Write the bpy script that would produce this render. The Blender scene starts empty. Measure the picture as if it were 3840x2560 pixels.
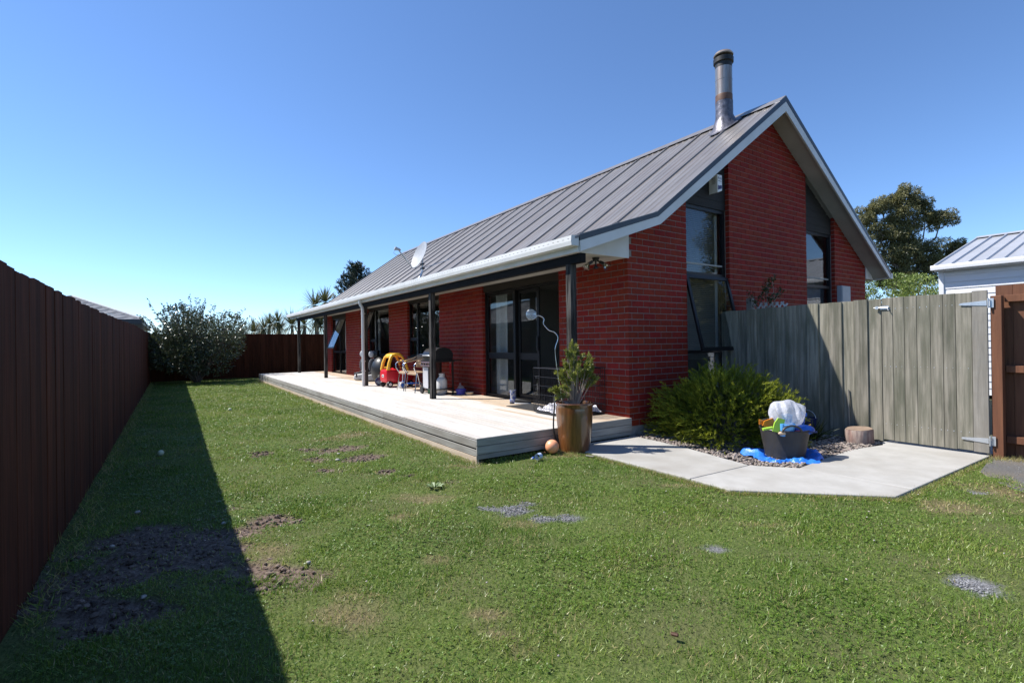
import bpy, math, random
import numpy as np
from mathutils import Vector, Matrix

S = bpy.context.scene
COL = S.collection
R = math.radians
rnd = random.Random(7)
rng = np.random.default_rng(7)

# ------------------------------------------------------------------ camera
cam = bpy.data.objects.new('camera', bpy.data.cameras.new('camera'))
COL.objects.link(cam)
S.camera = cam
CAM = np.array([4.8254, -5.1700, 1.2900])
FW = np.array([-0.82910208, 0.5590906, 0.00272873])
RT = np.array([0.55901223, 0.82905122, -0.01339403])
UP = np.array([0.00975073, 0.00957963, 0.99990657])
cam.matrix_world = Matrix(((RT[0], UP[0], -FW[0], CAM[0]), (RT[1], UP[1], -FW[1], CAM[1]),
                           (RT[2], UP[2], -FW[2], CAM[2]), (0, 0, 0, 1)))
cam.data.sensor_width = 36.0
cam.data.lens = 1898.46 / 3840 * 36
cam.data.clip_start = 0.05
cam.data.clip_end = 3000

# ------------------------------------------------------------------ light
SUN_TO = Vector((-0.92, -1.0, 1.68)).normalized()
elev = math.asin(SUN_TO.z)
w = bpy.data.worlds.new('World')
S.world = w
w.use_nodes = True
nt = w.node_tree
bg = nt.nodes['Background']
sky = nt.nodes.new('ShaderNodeTexSky')
sky.sky_type = 'NISHITA'
sky.sun_disc = False
sky.sun_elevation = elev
sky.sun_rotation = math.atan2(SUN_TO.x, SUN_TO.y) % (2 * math.pi)
sky.air_density = 0.8
sky.dust_density = 0.0
sky.ozone_density = 8.0
nt.links.new(sky.outputs[0], bg.inputs[0])
bg.inputs[1].default_value = 0.119
sl = bpy.data.lights.new('sun', 'SUN')
sl.energy = 4.3
sl.angle = R(0.53)
sl.color = (1.0, 0.955, 0.89)
so = bpy.data.objects.new('sun', sl)
COL.objects.link(so)
so.rotation_euler = SUN_TO.to_track_quat('Z', 'Y').to_euler()
so.location = (0, 0, 30)
S.view_settings.view_transform = 'Standard'
S.view_settings.look = 'None'
S.view_settings.exposure = 0.85
S.view_settings.gamma = 1.0
S.view_settings.use_curve_mapping = False
S.render.engine = 'CYCLES'
S.cycles.max_bounces = 8
S.cycles.transparent_max_bounces = 16
S.cycles.use_denoising = True

# ------------------------------------------------------------------ materials
def N(t, kind, **kw):
    n = t.nodes.new(kind)
    for k, v in kw.items():
        setattr(n, k, v)
    return n

def mat(name, c1, c2=None, scale=6.0, stretch=(1, 1, 1), rough=0.6, metal=0.0, bump=0.0, bscale=None,
        rv=0.0, rh=0.0, c3=None, s3=1.5, a3=0.5, st3=(1, 1, 1), tint=False, spec=0.5, coat=0.0, detail=6.0,
        lo=0.35, hi=0.65, trans=0.0, sub=0.0):
    m = bpy.data.materials.new(name)
    m.use_nodes = True
    t = m.node_tree
    L = t.links.new
    b = t.nodes['Principled BSDF']
    b.inputs['Roughness'].default_value = rough
    b.inputs['Metallic'].default_value = metal
    b.inputs['Specular IOR Level'].default_value = spec
    if coat:
        b.inputs['Coat Weight'].default_value = coat
        b.inputs['Coat Roughness'].default_value = 0.08
    c2 = c2 or c1
    tc = N(t, 'ShaderNodeTexCoord')
    oi = N(t, 'ShaderNodeObjectInfo')
    off = N(t, 'ShaderNodeVectorMath', operation='SCALE')
    off.inputs[0].default_value = (37.1, 51.7, 23.3)
    L(oi.outputs['Random'], off.inputs['Scale'])
    add = N(t, 'ShaderNodeVectorMath', operation='ADD')
    L(tc.outputs['Object'], add.inputs[0])
    L(off.outputs[0], add.inputs[1])
    mp = N(t, 'ShaderNodeMapping')
    mp.inputs['Scale'].default_value = stretch
    L(add.outputs[0], mp.inputs[0])
    nz = N(t, 'ShaderNodeTexNoise')
    nz.inputs['Scale'].default_value = scale
    nz.inputs['Detail'].default_value = detail
    nz.inputs['Roughness'].default_value = 0.62
    L(mp.outputs[0], nz.inputs['Vector'])
    mr = N(t, 'ShaderNodeMapRange')
    mr.inputs['From Min'].default_value = lo
    mr.inputs['From Max'].default_value = hi
    L(nz.outputs['Fac'], mr.inputs['Value'])
    fac = mr.outputs[0]
    mx = N(t, 'ShaderNodeMix', data_type='RGBA')
    mx.inputs[6].default_value = (*c1, 1)
    mx.inputs[7].default_value = (*c2, 1)
    L(fac, mx.inputs[0])
    col = mx.outputs[2]
    at = None
    if tint:
        at = N(t, 'ShaderNodeAttribute', attribute_name='tint')
    if c3:
        mp3 = N(t, 'ShaderNodeMapping')
        mp3.inputs['Scale'].default_value = st3
        L(add.outputs[0], mp3.inputs[0])
        n3 = N(t, 'ShaderNodeTexNoise')
        n3.inputs['Scale'].default_value = s3
        n3.inputs['Detail'].default_value = 5
        L(mp3.outputs[0], n3.inputs['Vector'])
        m3 = N(t, 'ShaderNodeMapRange')
        m3.inputs['From Min'].default_value = 0.42
        m3.inputs['From Max'].default_value = 0.68
        m3.inputs['To Max'].default_value = a3
        L(n3.outputs['Fac'], m3.inputs['Value'])
        x3 = N(t, 'ShaderNodeMix', data_type='RGBA')
        L(m3.outputs[0], x3.inputs[0])
        L(col, x3.inputs[6])
        x3.inputs[7].default_value = (*c3, 1)
        col = x3.outputs[2]
    if rv or rh:
        hv = N(t, 'ShaderNodeHueSaturation')
        src = at.outputs['Fac'] if tint else oi.outputs['Random']
        r1 = N(t, 'ShaderNodeMapRange')
        r1.inputs['To Min'].default_value = 1 - rv
        r1.inputs['To Max'].default_value = 1 + rv
        L(src, r1.inputs['Value'])
        L(r1.outputs[0], hv.inputs['Value'])
        if rh:
            ml = N(t, 'ShaderNodeMath', operation='MULTIPLY')
            ml.inputs[1].default_value = 7.31
            L(src, ml.inputs[0])
            fr = N(t, 'ShaderNodeMath', operation='FRACT')
            L(ml.outputs[0], fr.inputs[0])
            r2 = N(t, 'ShaderNodeMapRange')
            r2.inputs['To Min'].default_value = 0.5 - rh
            r2.inputs['To Max'].default_value = 0.5 + rh
            L(fr.outputs[0], r2.inputs['Value'])
            L(r2.outputs[0], hv.inputs['Hue'])
        L(col, hv.inputs['Color'])
        col = hv.outputs[0]
    L(col, b.inputs['Base Color'])
    if bump:
        bp = N(t, 'ShaderNodeBump')
        bp.inputs['Strength'].default_value = bump
        bp.inputs['Distance'].default_value = 0.01
        if bscale:
            nb = N(t, 'ShaderNodeTexNoise')
            nb.inputs['Scale'].default_value = bscale
            nb.inputs['Detail'].default_value = 5
            L(mp.outputs[0], nb.inputs['Vector'])
            L(nb.outputs['Fac'], bp.inputs['Height'])
        else:
            L(nz.outputs['Fac'], bp.inputs['Height'])
        L(bp.outputs[0], b.inputs['Normal'])
    if trans:
        out = t.nodes['Material Output']
        ms = N(t, 'ShaderNodeMixShader')
        ms.inputs[0].default_value = trans
        tr = N(t, 'ShaderNodeBsdfTranslucent')
        L(col, tr.inputs[0])
        L(b.outputs[0], ms.inputs[1])
        L(tr.outputs[0], ms.inputs[2])
        L(ms.outputs[0], out.inputs[0])
    return m

def leafmat(name, c1, c2, rough=0.5, trans=0.25, spec=0.5):
    """leaves: colour by the per-leaf attribute tint"""
    m = bpy.data.materials.new(name)
    m.use_nodes = True
    t = m.node_tree
    L = t.links.new
    b = t.nodes['Principled BSDF']
    b.inputs['Roughness'].default_value = rough
    b.inputs['Specular IOR Level'].default_value = spec
    at = N(t, 'ShaderNodeAttribute', attribute_name='tint')
    mx = N(t, 'ShaderNodeMix', data_type='RGBA')
    mx.inputs[6].default_value = (*c1, 1)
    mx.inputs[7].default_value = (*c2, 1)
    L(at.outputs['Fac'], mx.inputs[0])
    L(mx.outputs[2], b.inputs['Base Color'])
    tr = N(t, 'ShaderNodeBsdfTranslucent')
    L(mx.outputs[2], tr.inputs[0])
    ms = N(t, 'ShaderNodeMixShader')
    ms.inputs[0].default_value = trans
    L(b.outputs[0], ms.inputs[1])
    L(tr.outputs[0], ms.inputs[2])
    L(ms.outputs[0], t.nodes['Material Output'].inputs[0])
    return m

def glassmat(name, tintc=(0.82, 0.85, 0.86), ior=1.62, rough=0.0):
    m = bpy.data.materials.new(name)
    m.use_nodes = True
    t = m.node_tree
    L = t.links.new
    t.nodes.remove(t.nodes['Principled BSDF'])
    tr = N(t, 'ShaderNodeBsdfTransparent')
    tr.inputs[0].default_value = (*tintc, 1)
    gl = N(t, 'ShaderNodeBsdfGlossy')
    gl.inputs['Roughness'].default_value = rough
    geo = N(t, 'ShaderNodeNewGeometry')
    dt = N(t, 'ShaderNodeVectorMath', operation='DOT_PRODUCT')
    L(geo.outputs['Normal'], dt.inputs[0])
    L(geo.outputs['Incoming'], dt.inputs[1])
    ab = N(t, 'ShaderNodeMath', operation='ABSOLUTE')
    L(dt.outputs['Value'], ab.inputs[0])
    on = N(t, 'ShaderNodeMath', operation='SUBTRACT')
    on.inputs[0].default_value = 1.0
    L(ab.outputs[0], on.inputs[1])
    pw = N(t, 'ShaderNodeMath', operation='POWER')
    pw.inputs[1].default_value = 5.0
    L(on.outputs[0], pw.inputs[0])
    fr = N(t, 'ShaderNodeMapRange')
    fr.inputs['To Min'].default_value = ((ior - 1) / (ior + 1)) ** 2
    fr.inputs['To Max'].default_value = 1.0
    L(pw.outputs[0], fr.inputs['Value'])
    ms = N(t, 'ShaderNodeMixShader')
    L(fr.outputs[0], ms.inputs[0])
    L(tr.outputs[0], ms.inputs[1])
    L(gl.outputs[0], ms.inputs[2])
    L(ms.outputs[0], t.nodes['Material Output'].inputs[0])
    return m

M = {}
M['brick'] = mat('brick', (.175, .0165, .009), (.235, .024, .0125), scale=14, rough=.8, spec=.2, bump=.25, bscale=60, rv=.11, rh=.006)
M['brick_mass'] = mat('brick_mass', (.175, .0165, .009), (.235, .024, .0125), scale=14, rough=.8, spec=.2, bump=.25, bscale=60, rv=.11, rh=.006, tint=True)
M['mortar'] = mat('mortar', (.17, .145, .135), (.25, .215, .20), scale=20, rough=.9, bump=.3, bscale=80)
M['foundation'] = mat('foundation', (.22, .21, .20), (.34, .33, .31), scale=9, rough=.9, bump=.3, bscale=50)
M['roof'] = mat('roof_metal', (.15, .138, .128), (.20, .187, .175), scale=1.2, stretch=(3, 1, 1), rough=.34, rv=.05, c3=(.15, .115, .09), s3=1.6, a3=.45, st3=(5, .5, .5), spec=.9)
M['white'] = mat('white_paint', (.57, .57, .56), (.62, .62, .61), scale=3, rough=.45, spec=.3, c3=(.42, .42, .36), s3=2.5, a3=.25)
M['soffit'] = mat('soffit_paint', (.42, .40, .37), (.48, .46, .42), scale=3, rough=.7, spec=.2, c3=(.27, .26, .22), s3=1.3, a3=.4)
M['flashing'] = mat('dark_flashing', (.022, .025, .033), (.03, .034, .042), rough=.4)
M['black_timber'] = mat('black_timber', (.008, .007, .007), (.022, .020, .018), scale=7, stretch=(6, 6, .5), rough=.8, spec=.2, bump=.3, c3=(.17, .155, .14), s3=5, a3=.5, st3=(6, 6, .6))
M['black_beam'] = mat('black_beam', (.006, .006, .007), (.012, .011, .011), scale=7, stretch=(.5, 6, 6), rough=.8, spec=.15, bump=.3)
M['panel'] = mat('dark_panel', (.007, .006, .005), (.016, .014, .011), scale=7, stretch=(6, .5, 6), rough=.8, bump=.3)
M['panelx'] = mat('dark_head_panel', (.012, .008, .005), (.02, .014, .009), scale=7, stretch=(.5, 6, 6), rough=.8, bump=.2)
M['alu'] = mat('dark_aluminium', (.007, .007, .008), (.009, .009, .010), rough=.45, spec=.3)
M['glass'] = glassmat('window_glass')
M['room'] = mat('room_wall', (.30, .29, .26), (.32, .31, .28), rough=.8)
M['carpet'] = mat('carpet', (.09, .085, .075), (.12, .11, .1), scale=40, rough=.95)
M['curtain'] = mat('curtain', (.62, .61, .57), (.70, .69, .65), scale=5, stretch=(6, 6, .3), rough=.85, trans=.25)
M['blind'] = mat('blind_slat', (.26, .245, .21), rough=.5)
M['deck'] = mat('deck_timber', (.46, .44, .41), (.60, .58, .55), scale=5, stretch=(.5, 9, 9), rough=.75, bump=.35, rv=.07, c3=(.46, .40, .33), s3=1.1, a3=.5, st3=(.5, 1.2, 1))
M['deck_in'] = mat('sheltered_deck_timber', (.40, .32, .235), (.54, .45, .35), scale=5, stretch=(.5, 9, 9), rough=.75, bump=.35, rv=.09, c3=(.42, .28, .16), s3=1.1, a3=.5, st3=(.5, 1.2, 1))
M['deck_side'] = mat('deck_side_timber', (.24, .235, .22), (.34, .335, .315), scale=5, stretch=(.5, .5, 9), rough=.75, bump=.35, rv=.08, c3=(.17, .145, .12), s3=2, a3=.5, spec=.2, st3=(.7, .7, 2))
M['deck_base'] = mat('deck_base_board', (.42, .33, .25), (.52, .44, .35), scale=6, stretch=(.5, 4, 6), rough=.85, bump=.3)
M['fence'] = mat('fence_brown', (.055, .016, .008), (.10, .032, .017), scale=5, stretch=(7, 7, .45), rough=.85, spec=.12, bump=.4, rv=.28, c3=(.028, .014, .010), s3=2.2, a3=.5, st3=(4, 4, .4))
M['fence_new'] = mat('fence_orange', (.115, .042, .018), (.17, .066, .029), scale=5, stretch=(7, 7, .45), rough=.75, bump=.35, rv=.12)
M['greyfence'] = mat('fence_grey', (.14, .132, .10), (.285, .262, .21), scale=4, stretch=(8, 8, .4), rough=.85, bump=.45, rv=.13, rh=.006, c3=(.075, .08, .052), s3=2.6, a3=.7, st3=(3, 3, .7), lo=.38, hi=.66)
M['greystile'] = mat('fence_stile', (.18, .168, .145), (.27, .25, .215), scale=4, stretch=(8, 8, .5), rough=.85, bump=.5, c3=(.2, .18, .15), s3=7, a3=.6)
M['steel'] = mat('galvanised', (.50, .53, .56), (.62, .64, .66), scale=10, rough=.38, metal=.65)
M['chrome'] = mat('polished_steel', (.72, .72, .72), rough=.16, metal=1.0)
M['concrete'] = mat('concrete', (.36, .35, .325), (.42, .41, .385), scale=5, rough=.85, bump=.2, bscale=120, c3=(.27, .25, .215), s3=1.7, a3=.6)
M['asphalt'] = mat('drive_gravel', (.07, .068, .066), (.14, .137, .133), scale=70, rough=.95, bump=.6, bscale=90, c3=(.16, .135, .10), s3=2.5, a3=.5)
M['bed'] = mat('bed_soil', (.035, .028, .022), (.07, .058, .045), scale=30, rough=.95, bump=.6)
M['pebble'] = mat('pebble', (.19, .155, .135), (.27, .23, .20), scale=10, rough=.8, tint=True, rv=.5, rh=.02)
M['tile'] = mat('roof_tile', (.22, .22, .225), (.32, .32, .325), scale=7, rough=.6, rv=.1)
M['nroof'] = mat('neighbour_metal_roof', (.42, .43, .45), (.48, .49, .51), scale=2, rough=.4, metal=.25)
M['board'] = mat('weatherboard', (.66, .67, .70), (.72, .73, .75), scale=2, stretch=(.4, 3, 3), rough=.5, rv=.03)
M['black'] = mat('black_plastic', (.012, .012, .013), (.018, .018, .019), rough=.4)
M['rubber'] = mat('black_rubber', (.016, .016, .017), rough=.65)
M['wire'] = mat('black_wire', (.010, .010, .011), rough=.35)
M['charcoal'] = mat('charcoal_fabric', (.05, .05, .056), (.085, .085, .095), scale=40, rough=.9, bump=.2)
M['grey_plastic'] = mat('grey_plastic', (.45, .46, .47), (.5, .51, .52), rough=.4)
M['red'] = mat('red_plastic', (.52, .012, .022), (.60, .018, .03), scale=3, rough=.32, spec=.5)
M['yellow'] = mat('yellow_plastic', (.80, .40, .025), (.86, .47, .04), scale=3, rough=.38)
M['orange'] = mat('orange_plastic', (.75, .25, .02), rough=.4)
M['peach'] = mat('peach_ball', (.78, .33, .17), (.84, .38, .21), scale=2, rough=.35)
M['blue'] = mat('blue_plastic', (.015, .10, .46), (.02, .13, .52), rough=.38)
M['lightblue'] = mat('light_blue_plastic', (.10, .36, .72), rough=.38)
M['navy'] = mat('navy_plastic', (.012, .02, .10), rough=.45)
M['purple'] = mat('purple_plastic', (.10, .08, .42), rough=.42)
M['green'] = mat('green_plastic', (.01, .20, .08), rough=.42)
M['lime'] = mat('lime_plastic', (.38, .62, .06), rough=.4)
M['tan'] = mat('tan_bowl', (.52, .40, .27), rough=.5)
M['whiteplastic'] = mat('white_plastic', (.75, .75, .74), rough=.35)
M['towel'] = mat('white_towel', (.70, .69, .74), (.78, .77, .80), scale=30, rough=.95, bump=.4)
M['wicker'] = mat('wicker', (.26, .17, .10), (.40, .28, .175), scale=55, stretch=(1, 1, 3), rough=.75, bump=.6)
M['bbq'] = mat('bbq_black', (.014, .013, .013), rough=.32)
M['bbqbrown'] = mat('bbq_panel', (.13, .07, .06), (.16, .09, .075), rough=.35, metal=.4)
M['bbqwhite'] = mat('bbq_cabinet', (.62, .62, .65), rough=.3, metal=.3)
M['gas'] = mat('gas_bottle', (.62, .62, .60), (.68, .68, .66), rough=.45, c3=(.4, .25, .17), s3=5, a3=.3)
M['pot'] = mat('glazed_pot', (.10, .035, .010), (.21, .085, .026), scale=6, stretch=(5, 5, .35), rough=.27, coat=.5, bump=.1, c3=(.085, .065, .042), s3=3, a3=.7, st3=(3, 3, .8))
M['potsoil'] = mat('pot_soil', (.03, .022, .016), (.06, .045, .03), scale=40, rough=.95, bump=.6)
M['bark'] = mat('bark', (.11, .09, .075), (.20, .17, .14), scale=6, stretch=(5, 5, 1), rough=.9, bump=.6)
M['twig'] = mat('twig', (.25, .19, .15), (.36, .29, .235), scale=9, rough=.8)
M['stump'] = mat('stump_bark', (.14, .085, .075), (.30, .20, .17), scale=8, stretch=(4, 4, .8), rough=.9, bump=.9, c3=(.36, .34, .30), s3=5, a3=.7, st3=(2, 2, .6))
M['stumptop'] = mat('stump_top', (.20, .14, .10), (.28, .205, .15), scale=10, rough=.85, bump=.3)
M['tarp'] = mat('blue_tarp', (.02, .16, .62), (.035, .22, .74), scale=14, rough=.38, bump=.7, bscale=22)
M['tub'] = mat('tub_plastic', (.035, .032, .030), (.05, .046, .042), rough=.42)
M['flue'] = mat('flue_steel', (.22, .22, .21), (.40, .40, .39), scale=4, stretch=(6, 6, .5), rough=.38, metal=.75, c3=(.22, .12, .07), s3=2.2, a3=.7, st3=(4, 4, .5))
M['rust'] = mat('rusted_steel', (.075, .035, .022), (.15, .08, .05), scale=7, rough=.6, metal=.2)
M['lead'] = mat('lead_flashing', (.07, .068, .08), (.19, .185, .215), scale=10, rough=.42, metal=.5, bump=.9, bscale=14)
M['soot'] = mat('sooty_steel', (.012, .012, .012), (.03, .028, .026), scale=8, rough=.5, metal=.3)
M['cowl'] = mat('flue_cowl', (.18, .15, .12), (.33, .27, .23), scale=6, rough=.45, metal=.5)
M['dish'] = mat('dish_grey', (.36, .37, .385), (.40, .41, .425), rough=.4)
M['meter'] = mat('meter_box_grey', (.30, .32, .34), (.34, .36, .38), rough=.5)
M['ink'] = mat('dark_blue_ink', (.015, .015, .10), rough=.5)
M['inkblack'] = mat('dark_ink', (.03, .03, .03), rough=.5)
M['ball'] = mat('tennis_ball', (.50, .54, .38), (.58, .62, .46), scale=30, rough=.95)
M['stone'] = mat('stone', (.30, .28, .26), (.45, .43, .40), scale=20, rough=.85)
M['doormat'] = mat('doormat', (.018, .018, .02), (.035, .035, .037), scale=60, rough=.95, bump=.5)
M['boot'] = mat('printed_boot', (.012, .03, .22), (.05, .11, .38), scale=22, rough=.3, c3=(.55, .55, .45), s3=26, a3=.9, lo=.45, hi=.55)
M['grey_bark'] = mat('grey_bark', (.17, .15, .135), (.28, .26, .235), scale=6, stretch=(5, 5, 1), rough=.9, bump=.6)

def bagmat():
    m = bpy.data.materials.new('thin_white_bag')
    m.use_nodes = True
    t = m.node_tree
    L = t.links.new
    b = t.nodes['Principled BSDF']
    b.inputs['Base Color'].default_value = (.78, .79, .84, 1)
    b.inputs['Roughness'].default_value = .28
    tc = N(t, 'ShaderNodeTexCoord')
    nz = N(t, 'ShaderNodeTexNoise')
    nz.inputs['Scale'].default_value = 16
    nz.inputs['Detail'].default_value = 4
    nz.inputs['Distortion'].default_value = 1.0
    L(tc.outputs['Object'], nz.inputs['Vector'])
    bp = N(t, 'ShaderNodeBump')
    bp.inputs['Strength'].default_value = .8
    bp.inputs['Distance'].default_value = .015
    L(nz.outputs['Fac'], bp.inputs['Height'])
    L(bp.outputs[0], b.inputs['Normal'])
    tl = N(t, 'ShaderNodeBsdfTranslucent')
    tl.inputs[0].default_value = (.8, .82, .88, 1)
    tp = N(t, 'ShaderNodeBsdfTransparent')
    m1 = N(t, 'ShaderNodeMixShader')
    m1.inputs[0].default_value = .4
    L(b.outputs[0], m1.inputs[1])
    L(tl.outputs[0], m1.inputs[2])
    m2 = N(t, 'ShaderNodeMixShader')
    m2.inputs[0].default_value = .30
    L(m1.outputs[0], m2.inputs[1])
    L(tp.outputs[0], m2.inputs[2])
    L(m2.outputs[0], t.nodes['Material Output'].inputs[0])
    return m
M['bag'] = bagmat()
M['clear'] = glassmat('clear_plastic', (.86, .9, .93), 1.5, .05)
M['lampglass'] = glassmat('lamp_glass', (.8, .8, .76), 1.7, .05)

# ------------------------------------------------------------------ geometry helpers
class MB:
    def __init__(self):
        self.v = []
        self.f = []

    def add(self, vs, fs):
        o = len(self.v)
        self.v += [tuple(p) for p in vs]
        self.f += [tuple(i + o for i in q) for q in fs]
        return self

    def box(self, x0, x1, y0, y1, z0, z1, b=0.0):
        if b <= 0:
            vs = [(x0, y0, z0), (x1, y0, z0), (x1, y1, z0), (x0, y1, z0), (x0, y0, z1), (x1, y0, z1), (x1, y1, z1), (x0, y1, z1)]
            fs = [(0, 3, 2, 1), (4, 5, 6, 7), (0, 1, 5, 4), (1, 2, 6, 5), (2, 3, 7, 6), (3, 0, 4, 7)]
            return self.add(vs, fs)
        c = ((x0 + x1) / 2, (y0 + y1) / 2, (z0 + z1) / 2)
        h = ((x1 - x0) / 2, (y1 - y0) / 2, (z1 - z0) / 2)
        b = min(b, min(h) * .9)
        vs, ix = [], {}
        for sx in (-1, 1):
            for sy in (-1, 1):
                for sz in (-1, 1):
                    for ax in range(3):
                        p = []
                        for k, s in enumerate((sx, sy, sz)):
                            p.append(c[k] + s * (h[k] if k == ax else h[k] - b))
                        ix[(sx, sy, sz, ax)] = len(vs)
                        vs.append(p)
        fs = []
        for ax in range(3):
            o = [k for k in range(3) if k != ax]
            for s in (-1, 1):
                q = []
                for a, bb in ((-1, -1), (1, -1), (1, 1), (-1, 1)):
                    t = [0, 0, 0]
                    t[ax] = s
                    t[o[0]] = a
                    t[o[1]] = bb
                    q.append(ix[(*t, ax)])
                fs.append(tuple(q) if (s > 0) == (ax != 1) else tuple(q[::-1]))
        for ax in range(3):
            o = [k for k in range(3) if k != ax]
            for a in (-1, 1):
                for bb in (-1, 1):
                    q = []
                    for s, fx in ((-1, o[0]), (1, o[0]), (1, o[1]), (-1, o[1])):
                        t = [0, 0, 0]
                        t[ax] = s
                        t[o[0]] = a
                        t[o[1]] = bb
                        q.append(ix[(*t, fx)])
                    fs.append(tuple(q))
        for sx in (-1, 1):
            for sy in (-1, 1):
                for sz in (-1, 1):
                    fs.append(tuple(ix[(sx, sy, sz, k)] for k in range(3)))
        return self.add(vs, fs)

    def prism(self, poly, ax, a, b):
        """polygon in the plane normal to axis ax (coordinates in the order of the other two axes), from a to b along ax"""
        n = len(poly)
        o = [k for k in range(3) if k != 'xyz'.index(ax)]
        i = 'xyz'.index(ax)
        vs = []
        for t in (a, b):
            for p in poly:
                q = [0, 0, 0]
                q[i] = t
                q[o[0]] = p[0]
                q[o[1]] = p[1]
                vs.append(q)
        fs = [tuple(range(n)), tuple(range(2 * n - 1, n - 1, -1))]
        for k in range(n):
            fs.append((k, (k + 1) % n, (k + 1) % n + n, k + n))
        return self.add(vs, fs)

    def tube(self, pts, r, n=8, cap=True):
        pts = [Vector(p) for p in pts]
        rs = r if isinstance(r, (list, tuple)) else [r] * len(pts)
        vs = []
        prev = None
        for k, p in enumerate(pts):
            d = (pts[min(k + 1, len(pts) - 1)] - pts[max(k - 1, 0)]).normalized()
            if prev is None:
                a = d.orthogonal().normalized()
            else:
                a = (prev - d * prev.dot(d))
                a = a.normalized() if a.length > 1e-6 else d.orthogonal().normalized()
            prev = a
            c = d.cross(a)
            for j in range(n):
                t = 2 * math.pi * j / n
                vs.append(p + (a * math.cos(t) + c * math.sin(t)) * rs[k])
        fs = []
        for k in range(len(pts) - 1):
            for j in range(n):
                fs.append((k * n + j, k * n + (j + 1) % n, (k + 1) * n + (j + 1) % n, (k + 1) * n + j))
        if cap:
            fs.append(tuple(range(n - 1, -1, -1)))
            fs.append(tuple(range((len(pts) - 1) * n, len(pts) * n)))
        return self.add(vs, fs)

    def lathe(self, prof, n=24, c=(0, 0, 0), axis='z', sx=1.0, sy=1.0):
        vs = []
        for r, z in prof:
            for j in range(n):
                t = 2 * math.pi * j / n
                x, y = r * math.cos(t) * sx, r * math.sin(t) * sy
                q = {'z': (x, y, z), 'x': (z, x, y), 'y': (x, z, y)}[axis]
                vs.append((c[0] + q[0], c[1] + q[1], c[2] + q[2]))
        fs = []
        for k in range(len(prof) - 1):
            for j in range(n):
                fs.append((k * n + j, k * n + (j + 1) % n, (k + 1) * n + (j + 1) % n, (k + 1) * n + j))
        if prof[0][0] > 1e-5:
            fs.append(tuple(range(n - 1, -1, -1)))
        if prof[-1][0] > 1e-5:
            fs.append(tuple(range((len(prof) - 1) * n, len(prof) * n)))
        return self.add(vs, fs)

    def ball(self, c, r, n=16, m=10, sq=(1, 1, 1), jit=0.0):
        prof = []
        vs = []
        for k in range(m + 1):
            ph = math.pi * k / m
            for j in range(n):
                t = 2 * math.pi * j / n
                q = 1 + (rnd.uniform(-jit, jit) if 0 < k < m else 0)
                vs.append((c[0] + r * sq[0] * math.sin(ph) * math.cos(t) * q, c[1] + r * sq[1] * math.sin(ph) * math.sin(t) * q, c[2] - r * sq[2] * math.cos(ph) * q))
        fs = []
        for k in range(m):
            for j in range(n):
                fs.append((k * n + j, k * n + (j + 1) % n, (k + 1) * n + (j + 1) % n, (k + 1) * n + j))
        return self.add(vs, fs)

    def plate(self, pts, th):
        """closed planar outline in 3-D, thickened along its normal"""
        pts = [Vector(p) for p in pts]
        nn = Vector((0, 0, 0))
        for k in range(len(pts)):
            nn += pts[k].cross(pts[(k + 1) % len(pts)])
        nn.normalize()
        n = len(pts)
        vs = [p for p in pts] + [p + nn * th for p in pts]
        fs = [tuple(range(n - 1, -1, -1)), tuple(range(n, 2 * n))] + [(k, (k + 1) % n, (k + 1) % n + n, k + n) for k in range(n)]
        return self.add(vs, fs)

    def xf(self, mtx, start=0):
        self.v[start:] = [tuple(mtx @ Vector(p)) for p in self.v[start:]]
        return self

    def mesh(self, name, m=None, smooth=None, weld=True):
        me = bpy.data.meshes.new(name)
        me.from_pydata(self.v, [], self.f)
        if m:
            me.materials.append(M[m] if isinstance(m, str) else m)
        me.validate()
        import bmesh
        bm = bmesh.new()
        bm.from_mesh(me)
        if weld:
            bmesh.ops.remove_doubles(bm, verts=bm.verts, dist=1e-5)
        bmesh.ops.recalc_face_normals(bm, faces=bm.faces)
        bm.to_mesh(me)
        bm.free()
        if smooth is not None:
            me.polygons.foreach_set('use_smooth', [True] * len(me.polygons))
            me.set_sharp_from_angle(angle=R(smooth))
        me.update()
        return me

    def build(self, name, m, parent=None, smooth=None, loc=(0, 0, 0), rz=0.0, weld=True):
        return link(name, self.mesh(name, m, smooth, weld), parent, loc, rz)

def link(name, me, parent=None, loc=(0, 0, 0), rz=0.0):
    o = bpy.data.objects.new(name, me)
    COL.objects.link(o)
    o.location = loc
    o.rotation_euler = (0, 0, rz)
    if parent is not None:
        o.parent = parent
    return o

def thing(name, label, cat, loc=(0, 0, 0), rz=0.0, group=None):
    o = bpy.data.objects.new(name, None)
    COL.objects.link(o)
    o.empty_display_size = .1
    o.location = loc
    o.rotation_euler = (0, 0, rz)
    o['label'] = label
    o['category'] = cat
    if group:
        o['group'] = group
    return o

def tag(o, label, cat, group=None):
    o['label'] = label
    o['category'] = cat
    if group:
        o['group'] = group
    return o

def struct(o):
    o['kind'] = 'structure'
    return o

def dup(root, loc=None, rz=None, label=None):
    r = root.copy()
    COL.objects.link(r)
    if loc is not None:
        r.location = loc
    if rz is not None:
        r.rotation_euler = (0, 0, rz)
    if label:
        r['label'] = label
    for ch in list(root.children):
        c = ch.copy()
        COL.objects.link(c)
        c.parent = r
        for g in list(ch.children):
            d = g.copy()
            COL.objects.link(d)
            d.parent = c
    return r

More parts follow.
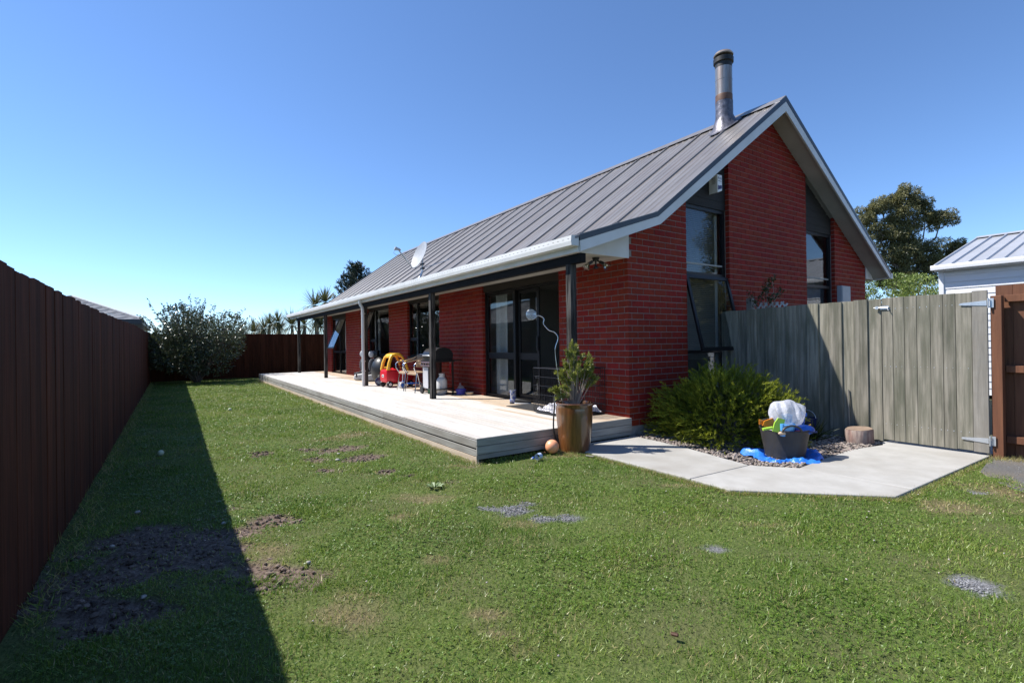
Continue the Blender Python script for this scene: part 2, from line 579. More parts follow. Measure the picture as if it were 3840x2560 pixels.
def np_mesh(name, V, k, m, tint=None, smooth=False, faces=None):
    """mesh of faces with k corners each that share no vertex (V: n*k x 3), or with given faces (F x k)"""
    V = np.ascontiguousarray(V, dtype=np.float32).reshape(-1, 3)
    if faces is None:
        faces = np.arange(len(V), dtype=np.int32).reshape(-1, k)
    nf = len(faces)
    me = bpy.data.meshes.new(name)
    me.vertices.add(len(V))
    me.vertices.foreach_set('co', V.ravel())
    me.loops.add(nf * k)
    me.loops.foreach_set('vertex_index', np.ascontiguousarray(faces, dtype=np.int32).ravel())
    me.polygons.add(nf)
    me.polygons.foreach_set('loop_start', np.arange(0, nf * k, k, dtype=np.int32))
    me.polygons.foreach_set('loop_total', np.full(nf, k, dtype=np.int32))
    me.polygons.foreach_set('use_smooth', np.full(nf, bool(smooth), dtype=bool))
    if tint is not None:
        a = me.attributes.new('tint', 'FLOAT', 'POINT')
        t = np.asarray(tint, dtype=np.float32)
        if len(t) != len(V):
            t = np.repeat(t, len(V) // len(t))
        a.data.foreach_set('value', t)
    me.update(calc_edges=True)
    me.materials.append(M[m] if isinstance(m, str) else m)
    return me

def unit(a):
    return a / np.maximum(np.linalg.norm(a, axis=-1, keepdims=True), 1e-9)

def leaves(P, A, L, Wd, up=None, wide=.45, bend=0.0):
    """rhombic leaves: base P, axis A, length L, width Wd -> (n,4,3)"""
    n = len(P)
    A = unit(A)
    ref = unit(rng.normal(size=(n, 3))) if up is None else unit(up + rng.normal(size=(n, 3)) * .25)
    Sd = unit(np.cross(A, ref))
    Nn = np.cross(Sd, A)
    L = np.broadcast_to(L, (n,))[:, None]
    Wd = np.broadcast_to(Wd, (n,))[:, None]
    mid = P + A * L * wide + Nn * L * bend
    return np.stack([P, mid + Sd * Wd / 2, P + A * L, mid - Sd * Wd / 2], axis=1)

def ellipsoid(n, c, r, shell=.5):
    d = unit(rng.normal(size=(n, 3)))
    q = rng.random((n, 1)) ** (1 / 3.0)
    q = shell * (.75 + .25 * rng.random((n, 1))) * 1.0 + (1 - shell) * q if shell else q
    q = np.minimum(q, 1.0)
    return np.asarray(c) + d * np.asarray(r) * q, d

# ------------------------------------------------------------------ the house
D = 0.2513                       # deck level
ZB = D - 0.123                   # bottom of the brickwork
XL = -16.1                       # far end of the front wall
WW = 7.375                       # depth of the gable
RX0, RX1 = -16.86, 0.34          # roof ends
TOP = [(-1.167, 2.554), (.203, 3.001), (3.534, 5.415), (7.757, 2.704)]
BOT = [(-1.145, 2.361), (.278, 2.850), (3.532, 5.157), (7.735, 2.564)]

def interp(pl, y):
    for (a, za), (b, zb_) in zip(pl, pl[1:]):
        if y <= b or (b, zb_) == pl[-1]:
            return za + (zb_ - za) * (y - a) / (b - a)

house = thing('brick_house', 'long red brick house with grey metal roof and covered verandah', 'house')
OPEN_G = [(1.265, 2.365, .40, 9), (4.850, 5.985, .40, 9)]
OPEN_F = [(-15.37, -13.40, D - .01, 2.425), (-11.00, -9.12, .975, 2.425), (-7.76, -5.86, .965, 2.425), (-3.885, -1.485, D - .01, 2.425)]

# --- backing of the brickwork: the mortar
mw = MB()
def gcol(y0, y1, z0, z1=None):
    ys = [y0] + [y for y, _ in BOT if y0 < y < y1] + [y1]
    top = [(y, (interp(BOT, y) + .05) if z1 is None else z1) for y in ys]
    mw.prism([(y0, z0), (y1, z0)] + top[::-1], 'x', -.095, -.006)
EPS = .005
ycuts = [0.006]
for a, b, z0, z1 in OPEN_G:
    gcol(ycuts[-1] + (EPS if ycuts[-1] > 1 else 0), a - EPS, ZB)
    gcol(a - EPS, b + EPS, ZB, z0 - EPS)
    ycuts.append(b)
gcol(ycuts[-1] + EPS, WW - .006, ZB)
def fbox(x0, x1, z0, z1):
    mw.box(x0, x1, .006, .095, z0, z1)
xc = XL + .006
for a, b, z0, z1 in OPEN_F:
    fbox(xc + EPS, a - EPS, ZB, 2.47)
    if z0 > ZB + .02:
        fbox(a - EPS, b + EPS, ZB, z0 - EPS)
    fbox(a - EPS, b + EPS, z1 + EPS, 2.47)
    xc = b
fbox(xc + EPS, -.0955, ZB, 2.47)
mw.box(XL, -.01, WW - .1, WW - .006, ZB, 2.6)
mw.prism([(.1, ZB), (WW - .1, ZB), (WW - .1, 2.6), (3.53, 5.1), (.1, 2.8)], 'x', XL + .01, XL + .1)
mw.build('wall', 'mortar', house)

fd = MB()
fd.box(XL + .01, -.012, -.0, .1, -.25, ZB - .001)
fd.box(-.1, -.0085, .1005, WW - .02, -.25, ZB - .001)
fd.build('foundation', 'foundation', house)

# --- bricks
bricks = []                      # centre, half sizes
def put(y0, y1, z0, z1, face):
    if y1 - y0 < .02:
        return
    if face == 'g':
        bricks.append((-.035, (y0 + y1) / 2, (z0 + z1) / 2, .035, (y1 - y0) / 2, (z1 - z0) / 2, 0))
    else:
        bricks.append(((y0 + y1) / 2, .035, (z0 + z1) / 2, (y1 - y0) / 2, .035, (z1 - z0) / 2, 1))
def row(joints, lo, hi, spans, z0, z1, face):
    """bricks between the joint positions, cut at the ends of each solid span"""
    for a, b in spans:
        e = [j for j in joints if a + .012 < j < b - .012]
        pts = [a] + e + [b]
        for i in range(len(pts) - 1):
            p0 = pts[i] + (.005 if i else 0)
            p1 = pts[i + 1] - (.005 if i < len(pts) - 2 else 0)
            put(p0, p1, z0, z1, face)
for k in range(62):
    z0, z1 = ZB + .086 * k + .005, ZB + .086 * k + .081
    even = k % 2 == 0
    zc = (z0 + z1) / 2
    # gable
    sp = []
    y = 0.0 if even else .08
    for a, b, za, zb_ in OPEN_G:
        if za - .03 < zc < zb_:
            sp.append((y, a))
            y = b
    sp.append((y, WW))
    # the roof line cuts each row
    ylo = yhi = None
    ys = np.linspace(0, WW, 600)
    ok = [yy for yy in ys if interp(BOT, yy) + .085 > zc]
    if ok:
        ylo, yhi = min(ok), max(ok)
        sp = [(max(a, ylo), min(b, yhi)) for a, b in sp if min(b, yhi) - max(a, ylo) > .03]
        off = .19 if even else .07
        row([off + .24 * j for j in range(-1, 34)], 0, WW, sp, z0, z1, 'g')
    # front
    if z0 < 2.43:
        sp = []
        x = XL
        for a, b, za, zb_ in OPEN_F:
            if za - .03 < zc < zb_:
                sp.append((x, a))
                x = b
        sp.append((x, -.08 if even else 0.0))
        off = -.08 if even else -.19
        row([off - .24 * j for j in range(70)][::-1], XL, 0, sp, z0, min(z1, 2.44), 'f')
bk = np.array(bricks)
dd = bk[:, :3] - CAM
dist = np.linalg.norm(dd, axis=1)
facing = np.where(bk[:, 6] == 0, dd[:, 0] * -1, dd[:, 1]) / dist
size = np.maximum(bk[:, 3], bk[:, 4]) * facing / dist ** 2
vis = (bk[:, 2] > .33) | (bk[:, 6] == 0)
vis &= ~((bk[:, 6] == 0) & (bk[:, 1] > .2) & (bk[:, 1] < 1.3) & (bk[:, 2] < .75))      # behind the conifer
order = np.argsort(-size * vis)
single = set(order[:300].tolist())
shared = {}
for i in sorted(single):
    b = bk[i]
    key = tuple(np.round(b[3:6], 4)) + (int(b[6]),)
    if key not in shared:
        shared[key] = MB().box(-b[3], b[3], -b[4], b[4], -b[5], b[5], .003).mesh('brick', 'brick')
    link('brick', shared[key], house, (b[0] + (rnd.uniform(-.0012, .0012) if b[6] == 0 else 0), b[1] + (rnd.uniform(-.0012, .0012) if b[6] else 0), b[2]))
rest = [i for i in range(len(bk)) if i not in single]
CUBE = np.array([(-1, -1, -1), (1, -1, -1), (1, 1, -1), (-1, 1, -1), (-1, -1, 1), (1, -1, 1), (1, 1, 1), (-1, 1, 1)], float)
CF = np.array([(0, 3, 2, 1), (4, 5, 6, 7), (0, 1, 5, 4), (1, 2, 6, 5), (2, 3, 7, 6), (3, 0, 4, 7)])
rb = bk[rest]
V = rb[:, None, :3] + CUBE[None] * rb[:, None, 3:6]
F = (np.arange(len(rb))[:, None, None] * 8 + CF[None]).reshape(-1, 4)
me = np_mesh('brickwork', V, 4, 'brick_mass', tint=np.repeat(rng.random(len(rb)), 8), faces=F)
o = link('brickwork', me, house)
o['kind'] = 'stuff'

# --- interior
it = MB()
it.box(XL + .1, -.1, .1, WW - .1, .15, .235)
it.build('floor', 'carpet', house)
it = MB()
it.box(XL + .1, -.1, .1, WW - .1, 2.475, 2.50)
it.build('ceiling', 'room', house)
it = MB()
for x in (-4.3, -8.6, -12.4):
    it.box(x - .05, x + .05, .1, WW - .1, .24, 2.475)
it.box(XL + .1, -.1, 4.3, 4.4, .24, 2.475)
it.build('partition', 'room', house)
pc = MB()
pc.box(-3.36, -2.96, 4.27, 4.295, 1.35, 1.8)
pc.build('wall_picture', 'black', house)

# --- roof: troughed sheets from gutter over ridge
def slope(pl):
    return pl
def off_pl(pl, dz):
    return [(y, z - dz) for y, z in pl]
rt = off_pl(TOP, .032)
front = [(-1.225, rt[0][1] - .058 * .326), rt[0], (-.05, rt[0][1] + (rt[1][1] - rt[0][1]) * (1.117 / 1.37)), (.13, 2.953), (.25, 3.006), (.45, 3.146), (3.534, rt[2][1])]
rear = [(3.534, rt[2][1]), (7.82, rt[3][1] - .063 * .64)]
prof = [(0, 0), (.005, .026), (.026, .026), (.052, 0)]
for r_ in range(4):
    x = .128 + r_ * .146
    prof += [(x - .032, 0), (x - .006, .010), (x + .010, .010), (x + .030, 0)]
prof.append((.76, 0))
def sheet(pl):
    m = MB()
    vs, fs = [], []
    n = len(prof)
    for i, (y, z) in enumerate(pl):
        a = pl[max(i - 1, 0)]
        b = pl[min(i + 1, len(pl) - 1)]
        t = Vector((b[0] - a[0], b[1] - a[1])).normalized()
        nx, nz = -t.y, t.x
        for px, ph in prof:
            vs.append((-px, y + nx * ph, z + nz * ph))
    for i in range(len(pl) - 1):
        for j in range(n - 1):
            fs.append((i * n + j, i * n + j + 1, (i + 1) * n + j + 1, (i + 1) * n + j))
    m.add(vs, fs)
    return m.mesh('roof_sheet', 'roof', smooth=None)
sf, sr = sheet(front), sheet(rear)
for i in range(23):
    link('roof_sheet', sf, house, (RX1 - .004 - .76 * i, 0, 0))
    link('roof_sheet', sr, house, (RX1 - .004 - .76 * i, 0, 0))
XE = RX1 - .004 - .76 * 23
rc = MB()
rc.prism([(3.534 - .2, 5.415 - .2 * .725 + .012), (3.534, 5.415 + .014), (3.534 + .2, 5.415 - .2 * .642 + .012), (3.534 + .2, 5.415 - .2 * .642 + .006), (3.534, 5.415 + .007), (3.534 - .2, 5.415 - .2 * .725 + .006)], 'x', XE, RX1)
rc.build('ridge_cap', 'roof', house)
# under-sheet so no light leaks
us = MB()
lo = off_pl(TOP, .075)
us.prism([(-1.15, lo[0][1])] + lo[1:] + [(7.757, lo[3][1] - .02), (3.534, lo[2][1] - .03), (.203, lo[1][1] - .03), (-1.15, lo[0][1] - .02)], 'x', XE + .02, RX1 - .035)
us.build('roof_underlay', 'soffit', house)

MID = [(b[0] + (t[0] - b[0]) * .64, b[1] + (t[1] - b[1]) * .64) for b, t in zip(BOT, TOP)]
def strip(m, a, b, x0, x1):
    for i in range(len(a) - 1):
        m.prism([a[i], a[i + 1], b[i + 1], b[i]], 'x', x0, x1)
for xa, xb, xf in ((RX1 - .03, RX1, RX1 + .004), (XE + .03, XE, XE - .004)):
    f = MB()
    strip(f, BOT, MID, min(xa, xb), max(xa, xb))
    f.build('bargeboard', 'white', house)
    f = MB()
    strip(f, MID, TOP, min(xa, xf), max(xa, xf))
    # small turned-over edge on the roof
    f.build('barge_flashing', 'flashing', house)
    f = MB()
    tt = off_pl(TOP, -.006)
    strip(f, TOP, tt, min(xa - .05 if xa > 0 else xa, xf), max(xa, xf) if xa > 0 else xa + .05)
    f.build('barge_capping', 'roof', house)
# soffits
so_ = MB()
SOF = [(y, z + .055) for y, z in BOT]
SOFT = [(y, z + .065) for y, z in BOT]
strip(so_, SOF, SOFT, 0.001, RX1 - .031)
so_.build('gable_soffit', 'soffit', house)
so_ = MB()
strip(so_, SOF, SOFT, XE + .031, XL - .001)
so_.build('gable_soffit', 'soffit', house)
so_ = MB()
so_.box(XE + .05, .0, -1.143, -.001, 2.426, 2.436)
so_.build('verandah_soffit', 'soffit', house)
ep = MB()
ep.prism([(-1.10, 2.42), (.012, 2.42), (.012, interp(BOT, .012) + .05), (-1.10, interp(BOT, -1.10) + .05)], 'x', .002, .015)
ep.build('boxed_eave', 'white', house)
ep = MB()
ep.prism([(-1.10, 2.42), (.012, 2.42), (.012, interp(BOT, .012) + .05), (-1.10, interp(BOT, -1.10) + .05)], 'x', XL - .015, XL - .002)
ep.build('boxed_eave', 'white', house)
ep = MB()
ep.prism([(WW + .003, 2.58), (WW + .36, 2.58), (WW + .30, interp(BOT, WW + .3) + .05), (WW + .003, interp(BOT, WW) + .05)], 'x', .002, .015)
ep.build('boxed_eave', 'white', house)
ep = MB()
ep.box(XE + .04, .0, WW, WW + .345, 2.575, 2.585)
ep.build('rear_soffit', 'soffit', house)
# eave fascia and gutter
fa = MB()
fa.box(XE + .03, RX1 - .032, -1.168, -1.144, 2.358, 2.505)
fa.build('fascia', 'white', house)
gu = MB()
gp = [(-1.170, 2.535), (-1.170, 2.422), (-1.285, 2.422), (-1.292, 2.47), (-1.286, 2.535), (-1.262, 2.543), (-1.262, 2.535), (-1.279, 2.531), (-1.284, 2.47), (-1.279, 2.43), (-1.176, 2.43), (-1.176, 2.535)]
gu.prism(gp[0:6], 'x', RX1 - .012, RX1 - .01)
gu.prism(gp[0:6], 'x', XE + .004, XE + .006)
for i in range(len(gp) // 2 - 1):
    pass
gu.prism([gp[0], gp[1], gp[10], gp[11]], 'x', XE, RX1 - .008)
gu.prism([gp[1], gp[2], gp[9], gp[10]], 'x', XE, RX1 - .008)
gu.prism([gp[2], gp[3], gp[8], gp[9]], 'x', XE, RX1 - .008)
gu.prism([gp[3], gp[4], gp[7], gp[8]], 'x', XE, RX1 - .008)
gu.prism([gp[4], gp[5], gp[6], gp[7]], 'x', XE, RX1 - .008)
gu.build('gutter', 'white', house)
gs = MB()
for i in range(150):
    x = RX1 - .06 - i * .095
    gs.box(x - .014, x + .014, -1.2905, -1.2885, 2.497, 2.501)
o = gs.build('gutter_slot', 'inkblack', house)
o['kind'] = 'stuff'
gr = MB()
gr.prism([(7.80, 2.69), (7.90, 2.69), (7.90, 2.575), (7.80, 2.575)], 'x', XE, RX1 - .01)
gr.build('rear_gutter', 'white', house)

# beam and posts of the verandah
bm_ = MB()
bm_.box(-16.25, .275, -1.101, -1.011, 2.245, 2.357, .003)
bm_.build('verandah_beam', 'black_beam', house)
for x in (.049, -3.977, -7.948, -11.939, -15.978):
    p = MB()
    p.box(-.0475, .0475, -.0475, .0475, 0, 2.245 - D, .004)
    p.build('verandah_post', 'black_timber', house, loc=(x, -1.056, D))

# downpipe
dp = MB()
dp.tube([(-7.83, -1.225, 2.425), (-7.83, -1.225, 2.35), (-7.83, -1.215, 2.31), (-7.83, -1.165, 2.22), (-7.83, -1.155, 2.18), (-7.83, -1.155, D)], .038, 14)
dp.build('downpipe', 'white', house, smooth=35)
dc = MB()
for z in (2.06, .62, .86):
    dc.tube([(-7.83, -1.155, z), (-7.83, -1.155, z + .03)], .0425, 14)
    dc.box(-7.89, -7.81, -1.118, -1.10, z + .005, z + .025)
dc.build('downpipe_bracket', 'white', house)

# flue
fl = MB()
cx, cy = -.555, 3.13
zr = interp(TOP, cy)
fl.lathe([(.143, 5.66), (.143, 6.24)], 28, (cx, cy, 0))
fl.tube([(cx + .0, cy, 5.94), (cx, cy, 5.952)], .1455, 28)
chim = fl.build('chimney', 'flue', house, smooth=40)
x_ = MB()
x_.lathe([(.1435, 5.52), (.1455, 5.53), (.1455, 5.672), (.1435, 5.68)], 28, (cx, cy, 0))
x_.build('flue_band', 'rust', chim, smooth=40)
x_ = MB()
vs, fs = [], []
nn = 36
hs = [0, .06, .16, .3, .45, .6]
for k, h in enumerate(hs):
    for j in range(nn):
        t = 2 * math.pi * j / nn
        rr = .150 + .12 * max(0, 1 - h / .17) ** 2 + rnd.uniform(-.006, .006)
        x, y = cx + rr * math.cos(t), cy + rr * math.sin(t)
        if k == 0:
            rr = .26 + rnd.uniform(-.03, .03)
            x, y = cx + rr * math.cos(t), cy + rr * 1.0 * math.sin(t)
            z = interp(TOP, y) + .008
        elif k == 1:
            z = interp(TOP, y) + .03
        else:
            zt = zr + h
            z = max(zt - .0, interp(TOP, y) + .03 + .06 * k) if k < 4 else min(5.56, zr + h)
        vs.append((x, y, z))
for k in range(len(hs) - 1):
    for j in range(nn):
        fs.append((k * nn + j, k * nn + (j + 1) % nn, (k + 1) * nn + (j + 1) % nn, (k + 1) * nn + j))
x_.add(vs, fs)
x_.build('flue_flashing', 'lead', chim, smooth=60)
x_ = MB()
x_.lathe([(.1445, 6.17), (.1445, 6.25), (.17, 6.26), (.172, 6.335), (.15, 6.35)], 28, (cx, cy, 0))
x_.lathe([(.11, 6.33), (.11, 6.40)], 28, (cx, cy, 0))
x_.build('flue_collar', 'soot', chim, smooth=40)
x_ = MB()
x_.lathe([(.165, 6.385), (.17, 6.40), (.14, 6.445), (.08, 6.475), (0, 6.485)], 28, (cx, cy, 0))
x_.build('flue_cap', 'cowl', chim, smooth=50)

# --- openings
def frame_x(m, x0, x1, z0, z1, y0, y1, t=.045):
    """rectangular frame in a wall that faces -y"""
    m.box(x0, x1, y0, y1, z0, z0 + t)
    m.box(x0, x1, y0, y1, z1 - t, z1)
    m.box(x0, x0 + t, y0, y1, z0 + t, z1 - t)
    m.box(x1 - t, x1, y0, y1, z0 + t, z1 - t)
def frame_y(m, y0, y1, z0, z1, x0, x1, t=.045):
    m.box(x0, x1, y0, y1, z0, z0 + t)
    m.box(x0, x1, y0, y1, z1 - t, z1)
    m.box(x0, x1, y0, y0 + t, z0 + t, z1 - t)
    m.box(x0, x1, y1 - t, y1, z0 + t, z1 - t)
def pane_x(x0, x1, z0, z1, y, par):
    MB().box(x0, x1, y, y + .005, z0, z1).build('pane', 'glass', par)
def pane_y(y0, y1, z0, z1, x, par):
    MB().box(x - .005, x, y0, y1, z0, z1).build('pane', 'glass', par)
def curtain(x0, x1, z0, z1, y, par, amp=.025, wl=.11):
    m = MB()
    n = max(8, int((x1 - x0) / .015))
    vs, fs = [], []
    ph = rnd.uniform(0, 6)
    for i in range(n + 1):
        x = x0 + (x1 - x0) * i / n
        yy = y + amp * math.sin(2 * math.pi * (x - x0) / wl + ph) + .3 * amp * math.sin(5.1 * math.pi * (x - x0) / wl)
        vs += [(x, yy, z0), (x, yy * .7 + y * .3, z1)]
    for i in range(n):
        fs.append((2 * i, 2 * i + 2, 2 * i + 3, 2 * i + 1))
    m.add(vs, fs)
    m.build('curtain', 'curtain', par, smooth=80)

# sliding door by the corner: fixed leaf on the left, open leaf in the middle
for a, b, z0, z1 in OPEN_F:
    hp = MB()
    hz = 2.30 if z0 < .5 else 2.375
    hp.box(a + .001, b - .001, .028, .055, hz, z1)
    hp.build('head_board', 'panelx', house)
a, b, z0, z1 = OPEN_F[3]
m = MB()
frame_x(m, a + .002, b - .002, D + .002, 2.30, .06, .15, .045)
m.box(-2.885, -2.82, .06, .15, D + .047, 2.255)
m.box(a + .047, -2.885, .085, .115, .985, 1.105)
m.box(a + .047, a + .085, .085, .115, D + .047, 2.255)
m.box(a + .085, -2.885, .085, .115, 2.215, 2.255)
sd = m.build('sliding_door', 'alu', house)
pane_x(a + .085, -2.885, D + .05, .985, .098, sd)
pane_x(a + .085, -2.885, 1.105, 2.215, .098, sd)
m = MB()
frame_x(m, -2.80, -2.175, D + .05, 2.25, .118, .145, .06)
m.box(-2.74, -2.235, .118, .145, .985, 1.105)
m.build('door_leaf', 'alu', sd)
pane_x(-2.74, -2.235, D + .11, .985, .129, sd)
pane_x(-2.74, -2.235, 1.105, 2.19, .129, sd)
m = MB()
m.box(-2.225, -2.19, .088, .117, 1.15, 1.40, .008)
m.build('door_handle', 'black', sd)
curtain(-3.70, -3.30, D, 2.27, .22, sd, .03, .13)
# curtains drawn partly at the left, dark room behind

def window_front(a, b, z0, z1, mull, rail, opn=''):
    m = MB()
    zt = 2.375 if z0 > .5 else 2.30
    frame_x(m, a + .002, b - .002, z0, zt, .06, .12, .045)
    m.box(mull - .03, mull + .03, .06, .12, z0 + .045, zt - .045)
    m.box(a + .047, mull - .03, .07, .115, rail - .04, rail + .04)
    if z0 > .5:
        m.box(a - .0, b, -.03, .058, z0 - .035, z0 - .002)
    else:
        m.box(mull + .03, b - .047, .07, .115, rail - .04, rail + .04)
    wd = m.build('window', 'alu', house)
    pane_x(a + .047, mull - .03, z0 + .045, rail - .04, .085, wd)
    if opn != 'left':
        pane_x(a + .047, mull - .03, rail + .04, zt - .045, .085, wd)
    if z0 > .5:
        pane_x(mull + .03, b - .047, z0 + .045, zt - .045, .085, wd)
    else:
        pane_x(mull + .03, b - .047, z0 + .045, rail - .04, .085, wd)
    return wd, zt

def awning_x(wd, x0, x1, zt, h, ang):
    """top-hung sash of a wall that faces -y, hinged at zt"""
    t = .045
    m = MB()
    frame_x(m, x0, x1, -h, 0, -.016, .016, t)
    g = MB().box(x0 + t, x1 - t, -.004, .001, -h + t, -t)
    mt = Matrix.Translation((0, .04, zt)) @ Matrix.Rotation(-ang, 4, 'X')
    m.xf(mt)
    g.xf(mt)
    m.build('sash', 'alu', wd)
    g.build('pane', 'glass', wd)

# the window next to the barbecue
wd, zt = window_front(*OPEN_F[2], -7.235, 1.42)
curtain(-7.66, -7.50, 1.0, 2.35, .24, wd)
# window behind the downpipe, its left sash open
wd, zt = window_front(*OPEN_F[1], -10.40, 1.42, 'left')
awning_x(wd, -10.95, -10.43, 2.33, .87, R(20))
curtain(-10.9, -10.45, 1.0, 2.35, .22, wd)
# door at the far end with an open fanlight sash
wd, zt = window_front(*OPEN_F[0], -14.40, 1.04, 'right')
awning_x(wd, -14.37, -13.45, 2.26, 1.17, R(23))
curtain(-14.3, -13.7, .3, 2.25, .24, wd)

# tall gable windows
def gable_window(a, b, name, opn):
    m = MB()
    frame_y(m, a + .002, b - .002, .42, 3.385, -.15, -.085, .05)
    m.box(-.15, -.085, a + .052, b - .052, 2.295, 2.35)
    m.box(-.15, -.085, a + .052, b - .052, 1.09, 1.135)
    wd = m.build('window', 'alu', house)
    pane_y(a + .052, b - .052, 2.35, 3.335, -.11, wd)
    pane_y(a + .052, b - .052, .47, 1.09, -.11, wd)
    if opn:
        t = .055
        m = MB()
        frame_y(m, a + .03, b + .01, -1.20, 0, -.016, .016, t)
        g = MB().box(-.004, .001, a + .03 + t, b + .01 - t, -1.20 + t, -t)
        mt = Matrix.Translation((-.055, 0, 2.298)) @ Matrix.Rotation(-R(13.5), 4, 'Y')
        m.xf(mt)
        g.xf(mt)
        m.build('sash', 'alu', wd)
        g.build('pane', 'glass', wd)
        # stay arm
        MB().tube([(-.07, b - .03, 1.5), (.10, b - .02, 1.62)], .006, 6).build('stay', 'alu', wd)
    else:
        pane_y(a + .052, b - .052, 1.135, 2.295, -.11, wd)
    return wd
w1 = gable_window(1.265, 2.365, 'window', True)
w2 = gable_window(4.850, 5.985, 'window', False)
# Venetian blind behind the first
sl_ = MB()
sl_.add([(-.010, -.46, .009), (.010, -.46, -.009), (.010, .46, -.009), (-.010, .46, .009)], [(0, 1, 2, 3)])
slm = sl_.mesh('slat', 'blind')
for i in range(78):
    z = 1.0 + i * .0305
    link('slat', slm, w1, (-.21, 1.78, z))
MB().box(-.24, -.17, 1.31, 2.26, 3.36, 3.41).build('blind_rail', 'blind', w1)
cu = MB()
cu.box(-.20, -.19, 2.245, 2.31, .47, 3.33)
cu.build('curtain', 'curtain', w1)
cu = MB()
cu.box(-.30, -.29, 4.95, 5.94, .47, 1.6)
# boards above the gable windows
gb = MB()
for a, b in ((1.265, 2.365), (4.850, 5.985)):
    z = 3.39
    while True:
        z2 = z + .135
        lo_ = max(interp(BOT, a), interp(BOT, b)) + .06
        if z > lo_:
            break
        ya, yb = a + .001, b - .001
        ys = [y for y in np.linspace(ya, yb, 200) if interp(BOT, y) + .06 > z + .012]
        if ys:
            ya, yb = ys[0], ys[-1]
            top_ = [(y, min(z2 - .004, interp(BOT, y) + .06)) for y in np.linspace(ya, yb, 12)]
            MB().prism([(ya, z), (yb, z)] + top_[::-1], 'x', -.088, -.068).build('gable_board', 'panel', house)
        z = z2

# ------------------------------------------------------------------ deck
deck = thing('timber_deck', 'low weathered timber deck along the front of the brick house', 'deck')
XD0, XD1, YD0 = -16.35, .018, -2.398
nrow = 25
pitch = (0 - .004 - YD0) / nrow
for r_ in range(nrow):
    y0 = YD0 + r_ * pitch
    cuts = [XD0]
    x = XD0 + rnd.uniform(2.2, 5.6)
    while x < XD1 - 1.2:
        cuts.append(x)
        x += rnd.choice([3.6, 4.2, 4.8, 5.4])
    cuts.append(XD1)
    for a, b in zip(cuts, cuts[1:]):
        m = MB().box(a + .0015 - (a + b) / 2, b - .0015 - (a + b) / 2, .0022, pitch - .0022, -.022, 0, .003)
        m.build('deck_board', 'deck_in' if y0 > -.72 + .25 * math.sin(a * .7) else 'deck', deck, loc=((a + b) / 2, y0, D + rnd.uniform(-.0009, .0009)))
# front edge: top board, dark gap, lower board, ground board
cuts = [XD0, -11.6, -7.2, -2.9, XD1]
for a, b in zip(cuts, cuts[1:]):
    MB().box(a + .001, b - .001, -2.418, -2.400, .143, D - .0235, .003).build('edge_board', 'deck_side', deck)
    MB().box(a + .001, b - .001, -2.414, -2.396, .052, .124, .003).build('edge_board', 'deck_side', deck)
for a, b in zip([XD0 + .05, -10.3, -5.1], [-10.3, -5.1, XD1]):
    MB().box(a + .001, b - .001, -2.412, -2.385, -.08, .046, .003).build('ground_board', 'deck_base', deck)
for z0, z1, x in ((.168, D + .001, .0395), (.077, .164, .0395), (.022, .073, .034)):
    MB().box(x - .019, x, -2.420, -.002, z0, z1, .003).build('end_board', 'deck_side', deck)
for z0, z1 in ((.143, D), (.052, .124)):
    MB().box(XD0 - .02, XD0 - .001, -2.418, -.002, z0, z1, .003).build('end_board', 'deck_side', deck)
jm = MB()
jm.box(XD0 + .05, XD1 - .06, -2.36, -.02, -.05, .19)
jm.build('joist', 'black_timber', deck)

# ------------------------------------------------------------------ ground
SOIL = [(.614, -4.619, .199, .156), (.79, -4.754, .157, .256), (1.743, -4.615, .236, .124), (1.741, -4.77, .121, .119), (.962, -5.32, .627, .655), (.796, -5.016, .33, .295), (1.575, -5.439, .334, .174),
        (-1.626, -3.435, .333, .20), (-1.038, -3.27, .233, .20), (-1.196, -3.841, .151, .17), (-.599, -3.802, .184, .13), (-1.882, -3.766, .168, .15), (-.184, -3.369, .099, .10), (.567, -2.988, .123, .09), (.068, -3.261, .131, .06), (-1.956, -4.274, .136, .15)]
DRY = [(1.24, -4.652, .20, .25), (-2.478, -3.082, .38, .4), (2.062, -3.848, .12, .06), (2.756, -3.886, .13, .06), (2.893, -3.949, .08, .05), (3.038, -3.943, .06, .04), (3.029, -3.602, .05, .04), (1.154, -3.752, .12, .1), (.813, -3.446, .26, .13), (1.958, -1.30, .3, .08), (3.98, -1.032, .12, .13), (2.84, -1.728, .18, .08), (3.506, -.179, .26, .17), (2.4, -4.487, .2, .2), (1.844, -3.09, .19, .09), (3.6, .5, .3, .4), (.1, -2.6, .3, .12), (.35, -1.45, .25, .12)]
GRAV = [(1.43, -3.05, .138, .065), (1.565, -2.955, .095, .074), (1.475, -2.787, .078, .045), (1.853, -2.879, .09, .057), (1.902, -2.732, .097, .068), (2.935, -2.402, .055, .057), (3.984, -1.705, .084, .077), (3.5, .35, .12, .1)]
ANG = .94

def wob(x, y):
    return (.5 * np.sin(9.1 * x + 3.3 * y) + .5 * np.sin(7.3 * y - 4.1 * x + 1.7) + .45 * np.sin(19 * x + 2) * np.sin(17 * y + 1) + .35 * np.sin(41 * x + 9 * y) * np.sin(37 * y - 8 * x + .5) + .25 * np.sin(83 * x) * np.sin(79 * y + 2))

def patches(L, x, y, soft=.35, wa=.45):
    out = np.zeros_like(x)
    ca, sa = math.cos(ANG), math.sin(ANG)
    n = wob(x, y)
    for cx, cy, a, b in L:
        dx, dy = x - cx, y - cy
        u, v = (dx * ca + dy * sa) / a, (-dx * sa + dy * ca) / b
        q = np.sqrt(u * u + v * v) + wa * n * .6
        out = np.maximum(out, np.clip((1.12 - q) / soft, 0, 1))
    return out

